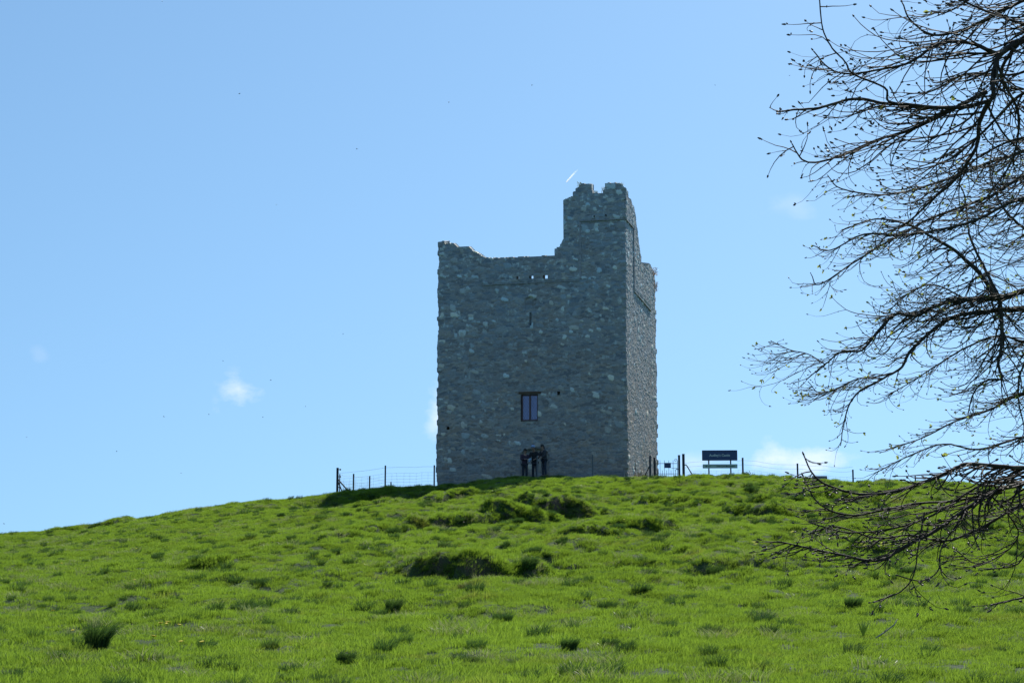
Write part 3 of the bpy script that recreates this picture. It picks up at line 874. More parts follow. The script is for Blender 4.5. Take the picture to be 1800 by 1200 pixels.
root, o = wire_fence("wire netting fence running left of the tower from a braced end post", "fences around the tower",
                     [fpost(597, 87.0, 1.42, .11, M_DARK), fpost(680, 87.6, 1.25), fpost(765, 88.0, 1.22), fpost(944, 87.6, 1.22, .07, M_PALEPOST),
                      fpost(1040, 87.2, 1.25, .07, M_PALEPOST), fpost(1140, 86.8, 1.40, .1)], (1.15,), .85)
b = MB()
b.tube([(.02, 0, .85), (.9, .15, -.12)], .035, 6); brace = b.build("brace", M_DARK, root)
b = MB(); b.tube([(.0, .02, .80), (.32, .9, -.12)], .03, 6); b.build("brace", M_DARK, root)
for zz in (1.34, .98, .45, .14):
    b = MB(); b.tube([(.055, -.02, zz), (.11, -.02, zz)], .02, 6); b.ball((.145, -.02, zz), .045, 8, 6); b.build("insulator", M_DARK, root)
b = MB(); b.tube([(px(1140, 86.8) - o.x, 86.8 - o.y, hz(px(1140, 86.8), 86.8) + .95 - o.z), (px(1125, 87.6) - o.x, 87.6 - o.y, hz(px(1125, 87.6), 87.6) - .05 - o.z)], .025, 6)
b.build("brace", M_DARK, root)

wire_fence("short wire fence with leaning netting behind the braced end post, far left", "fences around the tower",
           [fpost(601, 88.6, 1.1, .05), fpost(625, 91.0, 1.22, .08), fpost(653, 94.5, 1.2, .075), fpost(690, 98.0, 1.1, .07)], (1.1,), .8)

root, o = wire_fence("sagging wire fence running right of the gate behind the navy sign board", "fences around the tower",
                     [fpost(1198, 86.5, 1.48, .125, M_DARK), fpost(1301, 87.5, 1.12, .085), fpost(1396, 88.0, 1.05, .08), fpost(1492, 88.0, .85, .075)], (1.0, .78), .52)
wire_fence("far low fence seen through the twigs at the right edge", "fences around the tower",
           [fpost(1600, 88.0, .42, .06), fpost(1694, 88.0, .45, .075), fpost(1797, 88.0, .45, .075), fpost(1900, 88, .45, .075)], (.38,), .3)
b = MB(); b.tube([(.05, 0, .92), (.12, 0, .95), (.18, 0, .88), (.78, .05, -.12)], .028, 6); b.build("brace", M_DARK, root)


def gate_post(c, Y, h, w, label):
    x = px(c, Y); z = hz(x, Y)
    b = MB(); b.box((0, 0, h / 2 - .15), (w, w, h + .3)); b.box((0, 0, h + .01), (w * 1.15, w * 1.15, .03))
    p = b.build("gate_post", M_DARK, None, loc=(x, Y, z))
    tag(p, label, "gate post", "posts of the iron gate")
    return x, z


gx0, gz0 = gate_post(1147.5, 86.2, 1.38, .09, "dark steel gate post left of the iron gate, against the tower wall")
gx1, gz1 = gate_post(1190.5, 86.0, 1.42, .105, "dark steel gate post holding the latch, right of the iron gate")


def build_gate():
    root = empty("iron_gate", (gx0 + .06, 86.15, min(gz0, gz1)))
    tag(root, "thin barred iron kissing gate with scrolled corner and small black plate", "gate")
    W = gx1 - gx0 - .13
    z0 = .05; H = 1.28
    f = MB()
    f.tube([(0, 0, z0), (0, 0, H - .05)], .014, 6); f.tube([(W, 0, z0), (W, 0, H - .05)], .014, 6)
    for zz in (z0, .58, H - .18): f.tube([(0, 0, zz), (W, 0, zz)], .014, 6)
    f.build("frame", M_DARK, root)
    n = 4
    k = 0
    for i in range(1, 10):
        x = W * i / 10.
        b = MB(); top = (H - .06) if i % 2 == 0 else .72
        b.tube([(x, -.002, z0), (x, -.002, top)], .010, 6); b.tube([(x, -.002, top), (x, -.002, top + .05)], [.013, .002], 6)
        b.build("bar", M_DARK, root)
    s = MB(); pts = []
    for q in range(24):
        a = q / 23 * math.pi * 2.6; r = .085 * (1 - q / 30)
        pts.append((W - .09 + r * math.cos(a), 0, H - .02 + r * math.sin(a)))
    s.tube([(W, 0, H - .06)] + pts, .010, 5); s.build("scroll", M_DARK, root)
    l = MB(); l.tube([(W * .72, -.02, .86), (W, -.02, .86)], .010, 6); l.box((W - .02, -.03, .80), (.14, .04, .04)); l.box((W - .12, -.03, .74), (.03, .03, .08))
    l.build("latch", M_DARK, root)
    p = MB(); p.box((W * .54, -.03, 1.0), (.34, .015, .26)); p.build("plate", M_NAVY, root)


build_gate()


def text_mesh(name, body, size, mat, parent, loc, italic=False):
    cu = bpy.data.curves.new(name, 'FONT'); cu.body = body; cu.size = size; cu.align_x = 'CENTER'; cu.align_y = 'CENTER'; cu.extrude = .003
    cu.resolution_u = 3
    cu.offset = size * .012
    t = bpy.data.objects.new(name, cu)
    C.objects.link(t); bpy.context.view_layer.update()
    me = bpy.data.meshes.new_from_object(t.evaluated_get(bpy.context.evaluated_depsgraph_get()))
    bpy.data.objects.remove(t)
    me.name = name; me.materials.clear(); me.materials.append(mat)
    o = bpy.data.objects.new(name, me); C.objects.link(o); o.parent = parent
    o.rotation_euler = (R(90), 0, 0); o.location = loc
    return o


def build_sign():
    Y = 85.2; c = ray_at(1265, 800, Y)
    g = hz(c.x, Y)
    root = empty("sign_board", (c.x, Y, g), R(-3))
    tag(root, "navy sign board with a green strip below it on two posts beside the gate", "sign")
    zc = c.z - g
    z2 = ray_at(1265, 819, Y).z - g
    b = MB(); b.box((0, 0, zc), (1.72, .05, .48)); bo = b.build("name_board", M_NAVY, root)
    b = MB()
    for a in (-1, 1):
        b.box((a * .868, 0, zc), (.018, .062, .50)); b.box((0, 0, zc + a * .248), (1.716, .062, .018))
    b.build("board_edge", M_DARK, bo)
    text_mesh("lettering", "Audley's Castle", .165, M_LETTER, bo, (.0, -.029, zc + .0))
    b = MB(); b.box((0.01, 0, z2), (1.73, .04, .205)); st = b.build("strip_board", M_SAGE, root)
    text_mesh("lettering", "State Care Monument", .10, M_DARK, st, (.28, -.024, z2))
    e = MB(); e.ball((-.68, -.022, z2), .035, 8, 6, (1, .15, 1)); e.box((-.53, -.022, z2 + .01), (.17, .006, .014)); e.box((-.55, -.022, z2 - .02), (.12, .006, .010)); e.build("emblem", M_DARK, st)
    for sx in (-.545, .545):
        b = MB(); b.box((sx, .06, zc / 2 + .02), (.065, .065, zc + .2)); b.build("leg", M_DARK, root)


build_sign()


def build_info_panel():
    Y = 89; c = ray_at(1441, 842, Y); g = hz(c.x, Y)
    root = empty("information_lectern", (c.x, Y, g))
    tag(root, "low slanted grey information lectern half hidden behind the hill crest near twigs", "information board")
    mt = simple_mat("grey_panel", (.13, .14, .14), .5, var=.2)
    zc = c.z - g
    rot = Matrix.Rotation(R(55), 3, 'X')
    MB().box((0, 0, zc), (.80, .42, .05), rot).build("panel", mt, root)
    MB().box((0, -.02, zc - .19), (.88, .06, .03)).build("ledge", M_DARK, root)
    for sx in (-.3, .3):
        MB().box((sx, .05, (zc - .1) / 2 - .1), (.06, .06, zc)).build("leg", M_DARK, root)


build_info_panel()


# ------------------------------------------------------------------ people
def skinned(name, pts, edges, rads, roots, mat, parent, sub=1):
    me = bpy.data.meshes.new(name)
    me.from_pydata([tuple(p) for p in pts], edges, [])
    o = bpy.data.objects.new(name, me); C.objects.link(o)
    sk = o.modifiers.new("skin", 'SKIN'); sk.branch_smoothing = .5
    sv = me.skin_vertices[0].data
    for i, r in enumerate(rads):
        sv[i].radius = (r, r) if isinstance(r, (int, float)) else r
        sv[i].use_root = i in roots
    ss = o.modifiers.new("sub", 'SUBSURF'); ss.levels = sub; ss.render_levels = sub
    bpy.context.view_layer.update()
    m2 = bpy.data.meshes.new_from_object(o.evaluated_get(bpy.context.evaluated_depsgraph_get()))
    bpy.data.objects.remove(o); bpy.data.meshes.remove(me)
    m2.name = name; m2.materials.clear(); m2.materials.append(mat)
    m2.polygons.foreach_set('use_smooth', [True] * len(m2.polygons))
    o = bpy.data.objects.new(name, m2); C.objects.link(o)
    if parent: o.parent = parent
    return o


SKIN = simple_mat("skin", (.42, .25, .18), .55, var=.06, bump=0)
EYE = simple_mat("eye", (.02, .015, .012), .3, var=0, bump=0)


def person(x, y, rz, label, H, lean, wristR, wristL, jacket, trousers, hair, hat=None, headturn=0., nod=.0, long_hair=False):
    z = hz(x, y)
    root = empty("person", (x, y, z), rz); tag(root, label, "person", "visitors standing at the foot of the tower")
    s = H / 1.72
    V = lambda a, b_, c: Vector((a, b_, c)) * s
    L = lean
    pel = V(0, 0, .93); sp = V(0, -L * .3, 1.12); ch = V(0, -L * .75, 1.32); nk = V(0, -L * 1.05, 1.47)
    hd0 = nk + V(0, -.02 - nod * .03, .07); hd1 = hd0 + V(0, -.01 - nod * .06, .09); hd2 = hd1 + V(0, -nod * .05, .08 - nod * .02)
    pts = [pel, sp, ch, nk, hd0, hd1, hd2]; ed = [(0, 1), (1, 2), (2, 3), (3, 4), (4, 5), (5, 6)]
    rd = [(.125 * s, .105 * s), (.115 * s, .09 * s), (.15 * s, .10 * s), .052 * s, .075 * s, .092 * s, .07 * s]
    arms = {}
    for sg, w in ((1, wristR), (-1, wristL)):
        sh = ch + V(sg * .185, 0, .075); wr = V(*w)
        mid = (sh + wr) / 2
        need = max(0.02, (.29 * s) ** 2 - ((sh - wr).length / 2) ** 2) ** .5
        el_ = mid + Vector((sg * .55, .35, -.75)).normalized() * need * .8
        b0 = len(pts); pts += [sh, el_, wr]; ed += [(2, b0), (b0, b0 + 1), (b0 + 1, b0 + 2)]; rd += [.056 * s, .042 * s, .028 * s]
        arms[sg] = (sh, el_, wr)
    legs = {}
    for sg in (1, -1):
        hp = V(sg * .09, 0, .86); kn = V(sg * .10, -.025, .48); an = V(sg * .11, .02, .08); toe = V(sg * .13, -.14, .035)
        b0 = len(pts); pts += [hp, kn, an, toe]; ed += [(0, b0), (b0, b0 + 1), (b0 + 1, b0 + 2), (b0 + 2, b0 + 3)]; rd += [.085 * s, .055 * s, .04 * s, .035 * s]
        legs[sg] = (hp, kn, an, toe)
    # hands: palm and five fingers, continuing the same skeleton
    for sg, wi in ((1, 9), (-1, 12)):
        sh, el_, wr = arms[sg]
        d = (wr - el_).normalized(); side = d.cross(Vector((0, 0, 1)))
        side = side.normalized() if side.length > .1 else Vector((1, 0, 0)); dn = d.cross(side).normalized()
        pal = wr + d * .055 * s; b0 = len(pts); pts.append(pal); rd.append((.030 * s, .016 * s)); ed.append((wi, b0))
        for k, (o_, l) in enumerate(((-.030, .062), (-.010, .075), (.010, .070), (.029, .055))):
            p1 = pal + side * o_ * s + d * .03 * s; p2 = p1 + (d * .75 + dn * .35 * 1) * l * .55 * s; p3 = p2 + (d * .35 + dn * .8) * l * .5 * s
            b1 = len(pts); pts += [p1, p2, p3]; rd += [.009 * s, .008 * s, .007 * s]; ed += [(b0, b1), (b1, b1 + 1), (b1 + 1, b1 + 2)]
        t1 = wr + d * .03 * s - side * .035 * s; t2 = t1 + (d * .6 - side * .5) * .045 * s
        b1 = len(pts); pts += [t1, t2]; rd += [.010 * s, .008 * s]; ed += [(b0, b1), (b1, b1 + 1)]
    body = skinned("body", pts, ed, rd, {0}, SKIN, root, 1)
    # face
    R_ = Matrix.Rotation(headturn, 3, 'Z'); hc = hd1
    MB().ball(hc + R_ @ V(0, -.098, -.02), .017 * s, 6, 5, (.8, 1.2, 1.6)).build("nose", SKIN, root, True)
    for q in (1, -1):
        MB().ball(hc + R_ @ V(.085 * q, 0, -.01), .022 * s, 6, 5, (.4, .8, 1.3)).build("ear", SKIN, root, True)
        MB().ball(hc + R_ @ V(.032 * q, -.085, .012), .010 * s, 6, 5).build("eye", EYE, root, True)
    MB().box(hc + R_ @ V(0, -.09, -.055), (.045, .012, .008)).build("mouth", EYE, root)
    hb = MB(); hb.ball(hc + R_ @ V(0, .018, .035), .104 * s, 12, 8, (.95, 1.0, 1.0))
    if long_hair: hb.tube([hc + R_ @ V(0, .06, .03), hc + R_ @ V(0, .09, -.08), hc + R_ @ V(0, .08, -.20)], [.085 * s, .09 * s, .05 * s], 8)
    hb.build("hair", hair, root, True)
    if hat:
        h = MB(); h.ball(hc + R_ @ V(0, .0, .062), .112 * s, 12, 8, (1, 1.05, .78)); h.box(hc + R_ @ V(0, -.13, .05), (.15 * s, .12 * s, .014)); h.build("cap", hat, root, True)
    # jacket
    jp = [V(0, 0, .84), pel + V(0, 0, .05), sp, ch, nk + V(0, 0, -.02)]; je = [(0, 1), (1, 2), (2, 3), (3, 4)]
    jr = [(.20 * s, .16 * s), (.185 * s, .15 * s), (.185 * s, .145 * s), (.20 * s, .145 * s), .07 * s]
    for sg in (1, -1):
        sh, el_, wr = arms[sg]; b0 = len(jp)
        jp += [sh, el_, wr - (wr - el_).normalized() * .03]; je += [(3, b0), (b0, b0 + 1), (b0 + 1, b0 + 2)]; jr += [.088 * s, .072 * s, .052 * s]
    skinned("jacket", jp, je, jr, {0}, jacket, root, 1)
    tp = [V(0, 0, .92)]; te = []; tr = [(.14 * s, .12 * s)]
    for sg in (1, -1):
        hp, kn, an, toe = legs[sg]; b0 = len(tp)
        tp += [hp, kn, an]; te += [(0, b0), (b0, b0 + 1), (b0 + 1, b0 + 2)]; tr += [.10 * s, .075 * s, .062 * s]
    skinned("trousers", tp, te, tr, {0}, trousers, root, 1)
    for sg in (1, -1):
        hp, kn, an, toe = legs[sg]
        b = MB(); b.tube([an + V(0, .05, -.03), an + V(0, 0, -.025), toe + V(0, .03, 0), toe + V(0, -.03, -.005)], [.04 * s, .05 * s, .045 * s, .025 * s], 8); b.build("shoe", M_SHOE, root, True)
    return root, arms


M_SHOE = simple_mat("dark_shoe", (.03, .028, .028), .6)
J_PLUM = simple_mat("plum_jacket", (.040, .022, .040), .8, scale=20)
J_BLACK = simple_mat("black_coat", (.016, .018, .022), .8, scale=20)
J_GREY = simple_mat("charcoal_coat", (.035, .038, .042), .8, scale=20)
T_NAVY = simple_mat("navy_trousers", (.016, .022, .036), .8, scale=20)
T_JEAN = simple_mat("dark_jeans", (.022, .034, .055), .8, scale=20)
HAIR = simple_mat("dark_hair", (.022, .016, .012), .5, scale=40)
HAIR2 = simple_mat("grey_hair", (.10, .09, .085), .6, scale=40)
CAP = simple_mat("pale_blue_cap", (.30, .42, .62), .7, scale=20)

PY = 88.6
pA, aA = person(px(922, PY), PY, R(25), "leftmost of three visitors, in a plum jacket and navy trousers, dark hair", 1.66, .02, (.12, -.30, 1.12), (-.10, -.28, 1.16), J_PLUM, T_NAVY, HAIR, None, .3, .4)
pB, aB = person(px(940, PY + .2), PY + .2, R(-20), "middle visitor stooping forward in a black coat and pale blue cap", 1.76, .16, (.16, -.42, 1.05), (-.16, -.40, 1.02), J_BLACK, T_NAVY, HAIR2, CAP, 0, 1.0)
pC, aC = person(px(956, PY), PY, R(-50), "rightmost of three visitors, in a charcoal coat and jeans, bare hands forward", 1.64, .08, (.15, -.36, 1.0), (-.05, -.38, 1.08), J_GREY, T_JEAN, HAIR, None, 0, .5, True)


def held(name, parent_root, wr, size, mat, label, cat, tilt):
    M = Matrix.Translation(parent_root.location) @ parent_root.rotation_euler.to_matrix().to_4x4()
    w = M @ (wr + Vector((0, -.08, -.0)))
    b = MB(); b.box((0, 0, 0), size, Matrix.Rotation(tilt, 3, 'Y'))
    o = b.build(name, mat, None, loc=w); tag(o, label, cat)


held("phone", pA, aA[1][2], (.085, .015, .19), simple_mat("light_blue_case", (.22, .42, .62), .3, bump=0), "light blue phone held up by the visitor in the plum jacket", "phone", R(35))  # the case itself is light blue
held("folded_paper", pB, aB[-1][2], (.11, .012, .08), simple_mat("white_paper", (.72, .72, .70), .8, bump=0), "small folded white paper held low by the stooping visitor", "paper", R(-35))


# ------------------------------------------------------------------ bare trees
def bark(name, a, b_, lich):
    m, nt, out = new_mat(name)
    p = nt.nodes.new('ShaderNodeBsdfPrincipled'); p.inputs['Roughness'].default_value = .72; p.inputs['Specular IOR Level'].default_value = .25
    geo = nt.nodes.new('ShaderNodeNewGeometry')
    n1 = nt.nodes.new('ShaderNodeTexNoise'); n1.inputs['Scale'].default_value = 7; n1.inputs['Detail'].default_value = 7
    n2 = nt.nodes.new('ShaderNodeTexNoise'); n2.inputs['Scale'].default_value = 45; n2.inputs['Detail'].default_value = 4
    for n in (n1, n2): nt.links.new(geo.outputs['Position'], n.inputs['Vector'])
    col = mixrgb(nt, n2.outputs['Fac'], a, b_)
    f = mnode(nt, 'MULTIPLY', mnode(nt, 'SUBTRACT', n1.outputs['Fac'], .58), 8, clamp=True)
    col = mixrgb(nt, f, col, lich)
    nt.links.new(col, p.inputs['Base Color'])
    bp = nt.nodes.new('ShaderNodeBump'); bp.inputs['Distance'].default_value = .006; bp.inputs['Strength'].default_value = .7
    nt.links.new(n2.outputs['Fac'], bp.inputs['Height']); nt.links.new(bp.outputs[0], p.inputs['Normal'])
    nt.links.new(p.outputs[0], out.inputs['Surface'])
    return m


def leaf_mat():
    m, nt, out = new_mat("young_leaf")
    d = nt.nodes.new('ShaderNodeBsdfPrincipled'); d.inputs['Roughness'].default_value = .45
    d.inputs['Base Color'].default_value = (.20, .24, .05, 1)
    t = nt.nodes.new('ShaderNodeBsdfTranslucent'); t.inputs['Color'].default_value = (.45, .50, .10, 1)
    mx = nt.nodes.new('ShaderNodeMixShader'); mx.inputs[0].default_value = .55
    nt.links.new(d.outputs[0], mx.inputs[1]); nt.links.new(t.outputs[0], mx.inputs[2]); nt.links.new(mx.outputs[0], out.inputs['Surface'])
    return m


BARK_A = bark("dark_bark", (.024, .018, .012), (.066, .050, .034), (.13, .11, .06))
BARK_B = bark("lichened_bark", (.030, .027, .022), (.085, .078, .060), (.18, .17, .08))
BUD = simple_mat("sticky_bud", (.09, .065, .045), .5, var=.3, scale=30)
LEAF = leaf_mat()


def smooth_path(pts, sub=5):
    """Catmull-Rom through 4-vectors"""
    P = [np.array(p, float) for p in pts]
    P = [2 * P[0] - P[1]] + P + [2 * P[-1] - P[-2]]
    out = []
    for i in range(1, len(P) - 2):
        for k in range(sub):
            t = k / sub
            out.append(.5 * ((2 * P[i]) + (-P[i - 1] + P[i + 1]) * t + (2 * P[i - 1] - 5 * P[i] + 4 * P[i + 1] - P[i + 2]) * t * t + (-P[i - 1] + 3 * P[i] - 3 * P[i + 1] + P[i + 2]) * t ** 3))
    out.append(P[-2]); return out


class Tree:
    def __init__(s, seed, bud, leafy, twig_r):
        s.r = random.Random(seed); s.tw = MB(); s.bud = MB(); s.leaf = MB(); s.budsize = bud; s.leafy = leafy; s.twr = twig_r

    def spindle(s, mb, p, d, l, w):
        d = d.normalized(); u = d.orthogonal().normalized(); v = d.cross(u)
        vs = [p]; 
        for f, ww in ((.30, 1.), (.7, .75)):
            for k in range(4):
                a = math.pi / 2 * k; vs.append(p + d * l * f + (u * math.cos(a) + v * math.sin(a)) * w * ww)
        vs.append(p + d * l)
        fs = [(0, 1 + (k + 1) % 4, 1 + k) for k in range(4)] + [(1 + k, 1 + (k + 1) % 4, 5 + (k + 1) % 4, 5 + k) for k in range(4)] + [(5 + k, 5 + (k + 1) % 4, 9) for k in range(4)]
        mb.add(vs, fs)

    def tipbud(s, p, d):
        r = s.r; B = s.budsize
        s.spindle(s.bud, p, d, B * r.uniform(.9, 1.4), B * .28)
        if r.random() < .5:
            for k in range(2):
                q = (d * .7 + Vector((r.uniform(-1, 1), r.uniform(-1, 1), r.uniform(-.2, 1))) * .7)
                s.spindle(s.bud, p - d * B * .2, q, B * r.uniform(.45, .8), B * .2)
        if r.random() < s.leafy:
            for k in range(r.randint(3, 6)):
                q = (d + Vector((r.uniform(-1, 1), r.uniform(-1, 1), r.uniform(-.8, .8))) * 1.1).normalized()
                l = B * r.uniform(.9, 2.0); w = l * .28; sd_ = q.cross(Vector((r.uniform(-1, 1), r.uniform(-1, 1), .3))).normalized() * w
                a = p; m = p + q * l * .55; e = p + q * l - Vector((0, 0, l * .15)); n_ = q.cross(sd_).normalized() * w * .35
                s.leaf.add([a, m + sd_ + n_, m, m - sd_ + n_, e], [(0, 1, 2), (0, 2, 3), (1, 4, 2), (2, 4, 3)])

    def twig(s, p, d, length, rad, level):
        """arching shoot: sets off, sags, then turns up at its end"""
        r = s.r
        n = max(5, int(length / .05)); n = min(n, 26); st = length / n
        pts = [p]; rs = [rad]; dirs = [d]
        upt = r.uniform(.25, .62); z0 = r.uniform(-1.0, .0); z1 = r.uniform(1.2, 3.6); kk = min(.5, st * r.uniform(3.2, 6.5))
        d = (d + Vector((-.14, 0, 0)))
        d.z = d.z * .45 + z0 * .5
        bend = Vector((r.gauss(0, 1), r.gauss(0, 1), 0)) * (1.2 / n)
        d.normalize()
        for i in range(n):
            t = i / n
            f = max(0., (t - upt) / (1 - upt)); tz = z0 * (1 - f) + z1 * f
            d = d + bend + Vector((r.gauss(0, .075), r.gauss(0, .075), r.gauss(0, .07) + (tz - d.z) * kk))
            d.normalize(); p = p + d * st
            pts.append(p); dirs.append(d); rs.append(rad * (1 - .62 * (i + 1) / n))
        s.tw.tube(pts, rs, 5 if rad > .006 else 4, caps=False)
        s.tipbud(pts[-1], dirs[-1])
        # nodes with small paired buds, and side shoots
        if level < 3:
            small = .75 if level == 2 else 1.
            k = max(1, int(length / (.19, .17, .14)[level]))
            ph = r.random() * 6.28
            for j in range(k):
                t = (.22 + .74 * (j + r.random() * .5) / k); i = min(n, int(t * n)); q = pts[i]; dd = dirs[i]
                u = dd.orthogonal().normalized(); v = dd.cross(u); ph += math.pi / 2 + r.uniform(-.4, .4)
                for sgn in (0, math.pi):
                    if r.random() < (.52, .42, .0)[level]:
                        a = ph + sgn; sdv = u * math.cos(a) + v * math.sin(a)
                        nd = (dd * r.uniform(.75, 1.3) + sdv * r.uniform(.6, 1.0)).normalized()
                        s.twig(q, nd, length * r.uniform(.40, .80) * (1 - .3 * t), max(s.twr * .55, rs[i] * .68), level + 1)
                    elif r.random() < .55:
                        a = ph + sgn; s.spindle(s.bud, q, (u * math.cos(a) + v * math.sin(a)) + dd * .8, s.budsize * r.uniform(.3, .5), s.budsize * .13)

    def limb(s, name, pts, mat, parent, o, dens, tl, start=0.0, end_twig=True, level=0):
        """pts: (x, y, z, radius) in world space"""
        path = smooth_path(pts, 5)
        P = [Vector(q[:3]) - o for q in path]; Rr = [max(.003, q[3]) for q in path]
        for i in range(len(P)):
            a = Rr[i] * .16; P[i] = P[i] + Vector((s.r.gauss(0, a), s.r.gauss(0, a), s.r.gauss(0, a)))
        m = MB(); m.tube(P, [q * s.r.uniform(.95, 1.06) for q in Rr], 9, caps=True); m.build(name, mat, parent, True)
        acc = 0.; tot = sum((P[i + 1] - P[i]).length for i in range(len(P) - 1)); run = 0
        for i in range(len(P) - 1):
            L = (P[i + 1] - P[i]).length; dd = (P[i + 1] - P[i]).normalized(); acc += L * dens; run += L
            if run < start: acc = 0; continue
            while acc > 1:
                acc -= 1
                a = s.r.uniform(0, 6.28); u = dd.orthogonal().normalized(); v = dd.cross(u)
                sdv = u * math.cos(a) + v * math.sin(a)
                nd = (dd * s.r.uniform(.5, 1.2) + sdv * s.r.uniform(.5, 1.0)).normalized()
                f = (1 - .74 * run / tot)
                if s.r.random() < .35 * run / tot: continue
                s.twig(P[i].lerp(P[i + 1], s.r.random()), nd, tl * s.r.uniform(.45, 1.1) * f, max(s.twr, min(Rr[i] * .5, s.twr * 2.1)), 1 if s.r.random() < .80 else 0)
        if end_twig: s.tipbud(P[-1], (P[-1] - P[-2]).normalized())


def cpts(lst, y0, y1, r0, r1):
    """list of photo positions turned into world points at depths y0..y1 with radii r0..r1"""
    n = len(lst); out = []
    for i, (c, r) in enumerate(lst):
        t = i / (n - 1); Y = y0 + (y1 - y0) * t; p = ray_at(c, r, Y); out.append((p.x, p.y, p.z, r0 + (r1 - r0) * t ** .6))
    return out


def build_tree(name, label, tx, ty, tr, th_, limbs, seed, bud, leafy, twr, mat, dens, tl, depth):
    g = hz(tx, ty); o = Vector((tx, ty, g))
    root = empty(name, o); tag(root, label, "tree", "bare spring trees at the right")
    T = Tree(seed, bud, leafy, twr)
    m = MB(); rr = random.Random(seed)
    path = [(0, 0, -.2), (.02, .03, .5), (-.05, .08, th_ * .35), (.03, 0, th_ * .65), (-.06, .05, th_)]
    sp_ = smooth_path([(*p, q) for p, q in zip(path, (tr * 1.5, tr * 1.1, tr, tr * .8, tr * .55))], 6)
    m.tube([Vector(q[:3]) for q in sp_], [q[3] * rr.uniform(.96, 1.05) for q in sp_], 16); m.build("trunk", mat, root, True)
    for (pts, r0, r1, y0, y1, dn, tlen, join) in limbs:
        P = cpts(pts, y0, y1, r0 * .85, r1 * .85)
        if join:   # leave the trunk a little below the point where the limb comes into view
            zz = max(.9, P[0][2] - g - .5 * abs(P[0][0] - tx))
            zz = min(zz, th_ * .98)
            P = [(tx, ty, g + zz, r0 * 1.5), ((tx + P[0][0]) / 2, (ty + P[0][1]) / 2, (g + zz + P[0][2]) / 2 + .12, r0 * 1.2)] + P
        T.limb("limb", P, mat, root, o, dens * dn, tl * tlen, start=(0.6 if join else 0))
    T.tw.build("twigs", mat, root, True)
    T.bud.build("buds", BUD, root, True)
    if T.leaf.v: T.leaf.build("young_leaves", LEAF, root)
    return len(T.tw.f)


NEAR = [  # photo positions, radii (m), depths, twig density, twig length, joined to the trunk
    ([(1900, -10), (1850, 30), (1790, 75), (1757, 97), (1745, 140), (1738, 178), (1650, 190), (1560, 182), (1500, 174), (1440, 190), (1396, 193), (1370, 197)], .024, .0045, 8.1, 7.6, 1, .8, True),
    ([(1740, 175), (1722, 215), (1715, 260), (1680, 315), (1640, 350), (1590, 395), (1555, 400)], .016, .004, 7.9, 8.2, 1.2, 1, False),
    ([(1757, 97), (1700, 75), (1650, 78), (1600, 110), (1550, 122), (1490, 130), (1455, 118), (1430, 90)], .013, .0035, 8.0, 7.8, 1.1, .8, False),
    ([(1660, 190), (1600, 184), (1562, 178), (1555, 155), (1500, 130), (1485, 108), (1463, 85), (1446, 50), (1440, -6)], .009, .0032, 7.8, 7.5, .5, .6, False),
    ([(1735, 160), (1660, 200), (1600, 228), (1545, 245), (1490, 268), (1440, 285), (1410, 280), (1392, 252)], .014, .0035, 8.0, 7.9, 1, .8, False),
    ([(1920, -60), (1850, -20), (1780, 10), (1700, 50), (1640, 62), (1600, 35), (1586, 5)], .018, .004, 8.3, 8.5, 1.3, 1, True),
    ([(1900, 60), (1830, 50), (1760, 30), (1700, 5), (1640, -30)], .016, .004, 8.0, 8.3, 1.2, 1, True),
    ([(1790, 75), (1760, 130), (1790, 200), (1780, 280), (1740, 340)], .013, .004, 8.1, 8.6, 1.1, 1, False),
    ([(1900, 150), (1840, 150), (1790, 170), (1730, 230), (1670, 280), (1610, 300)], .017, .004, 8.5, 8.8, 1.2, 1, True),
    ([(1930, 835), (1860, 830), (1800, 822), (1760, 820), (1700, 815), (1665, 830), (1620, 848), (1560, 866), (1500, 866), (1450, 850), (1427, 830), (1413, 800)], .018, .0035, 7.9, 7.3, 2.0, .62, True),
    ([(1930, 850), (1860, 845), (1800, 850), (1740, 868), (1690, 900), (1640, 935), (1590, 960), (1545, 985), (1480, 975), (1420, 962), (1372, 952)], .020, .0035, 8.1, 7.4, 2.0, .62, True),
    ([(1760, 865), (1680, 880), (1600, 886), (1500, 905), (1440, 885), (1412, 838)], .009, .003, 8.0, 7.6, .9, .55, False),
    ([(1625, 900), (1614, 960), (1606, 1010), (1582, 1040), (1540, 1056)], .005, .0025, 7.8, 7.6, .35, .45, False),
    ([(1700, 898), (1656, 960), (1650, 1000), (1622, 1020), (1580, 1012)], .005, .0025, 7.9, 7.6, .35, .45, False),
    ([(1740, 868), (1770, 900), (1790, 940), (1760, 975), (1715, 990), (1680, 965)], .006, .0025, 8.1, 8.3, .8, .55, False),
    ([(1930, 860), (1860, 870), (1790, 890), (1720, 930), (1660, 950), (1600, 940), (1540, 945), (1470, 925), (1430, 935)], .012, .003, 8.3, 8.0, 1.4, .62, True),
    ([(1930, 880), (1870, 900), (1820, 940), (1790, 990), (1740, 1000)], .009, .003, 8.4, 8.6, 1.0, .5, True),
    ([(1900, 20), (1840, 90), (1790, 130), (1700, 130), (1640, 160), (1600, 165)], .014, .004, 8.6, 8.9, 1.3, 1, True),
    ([(1900, -40), (1820, -30), (1740, -20), (1670, 20), (1640, 20)], .014, .004, 8.6, 8.9, 1.2, .9, True),
    ([(1900, 240), (1830, 240), (1770, 250), (1700, 290), (1660, 330)], .014, .004, 8.8, 9.2, 1.2, 1, True),
    ([(1900, 1040), (1800, 1050), (1770, 1057), (1746, 1062)], .008, .003, 7.8, 7.6, .25, .35, False),
    ([(1800, 850), (1730, 850), (1640, 905), (1560, 930), (1490, 935), (1430, 920)], .009, .003, 8.0, 7.7, .9, .55, False),
]
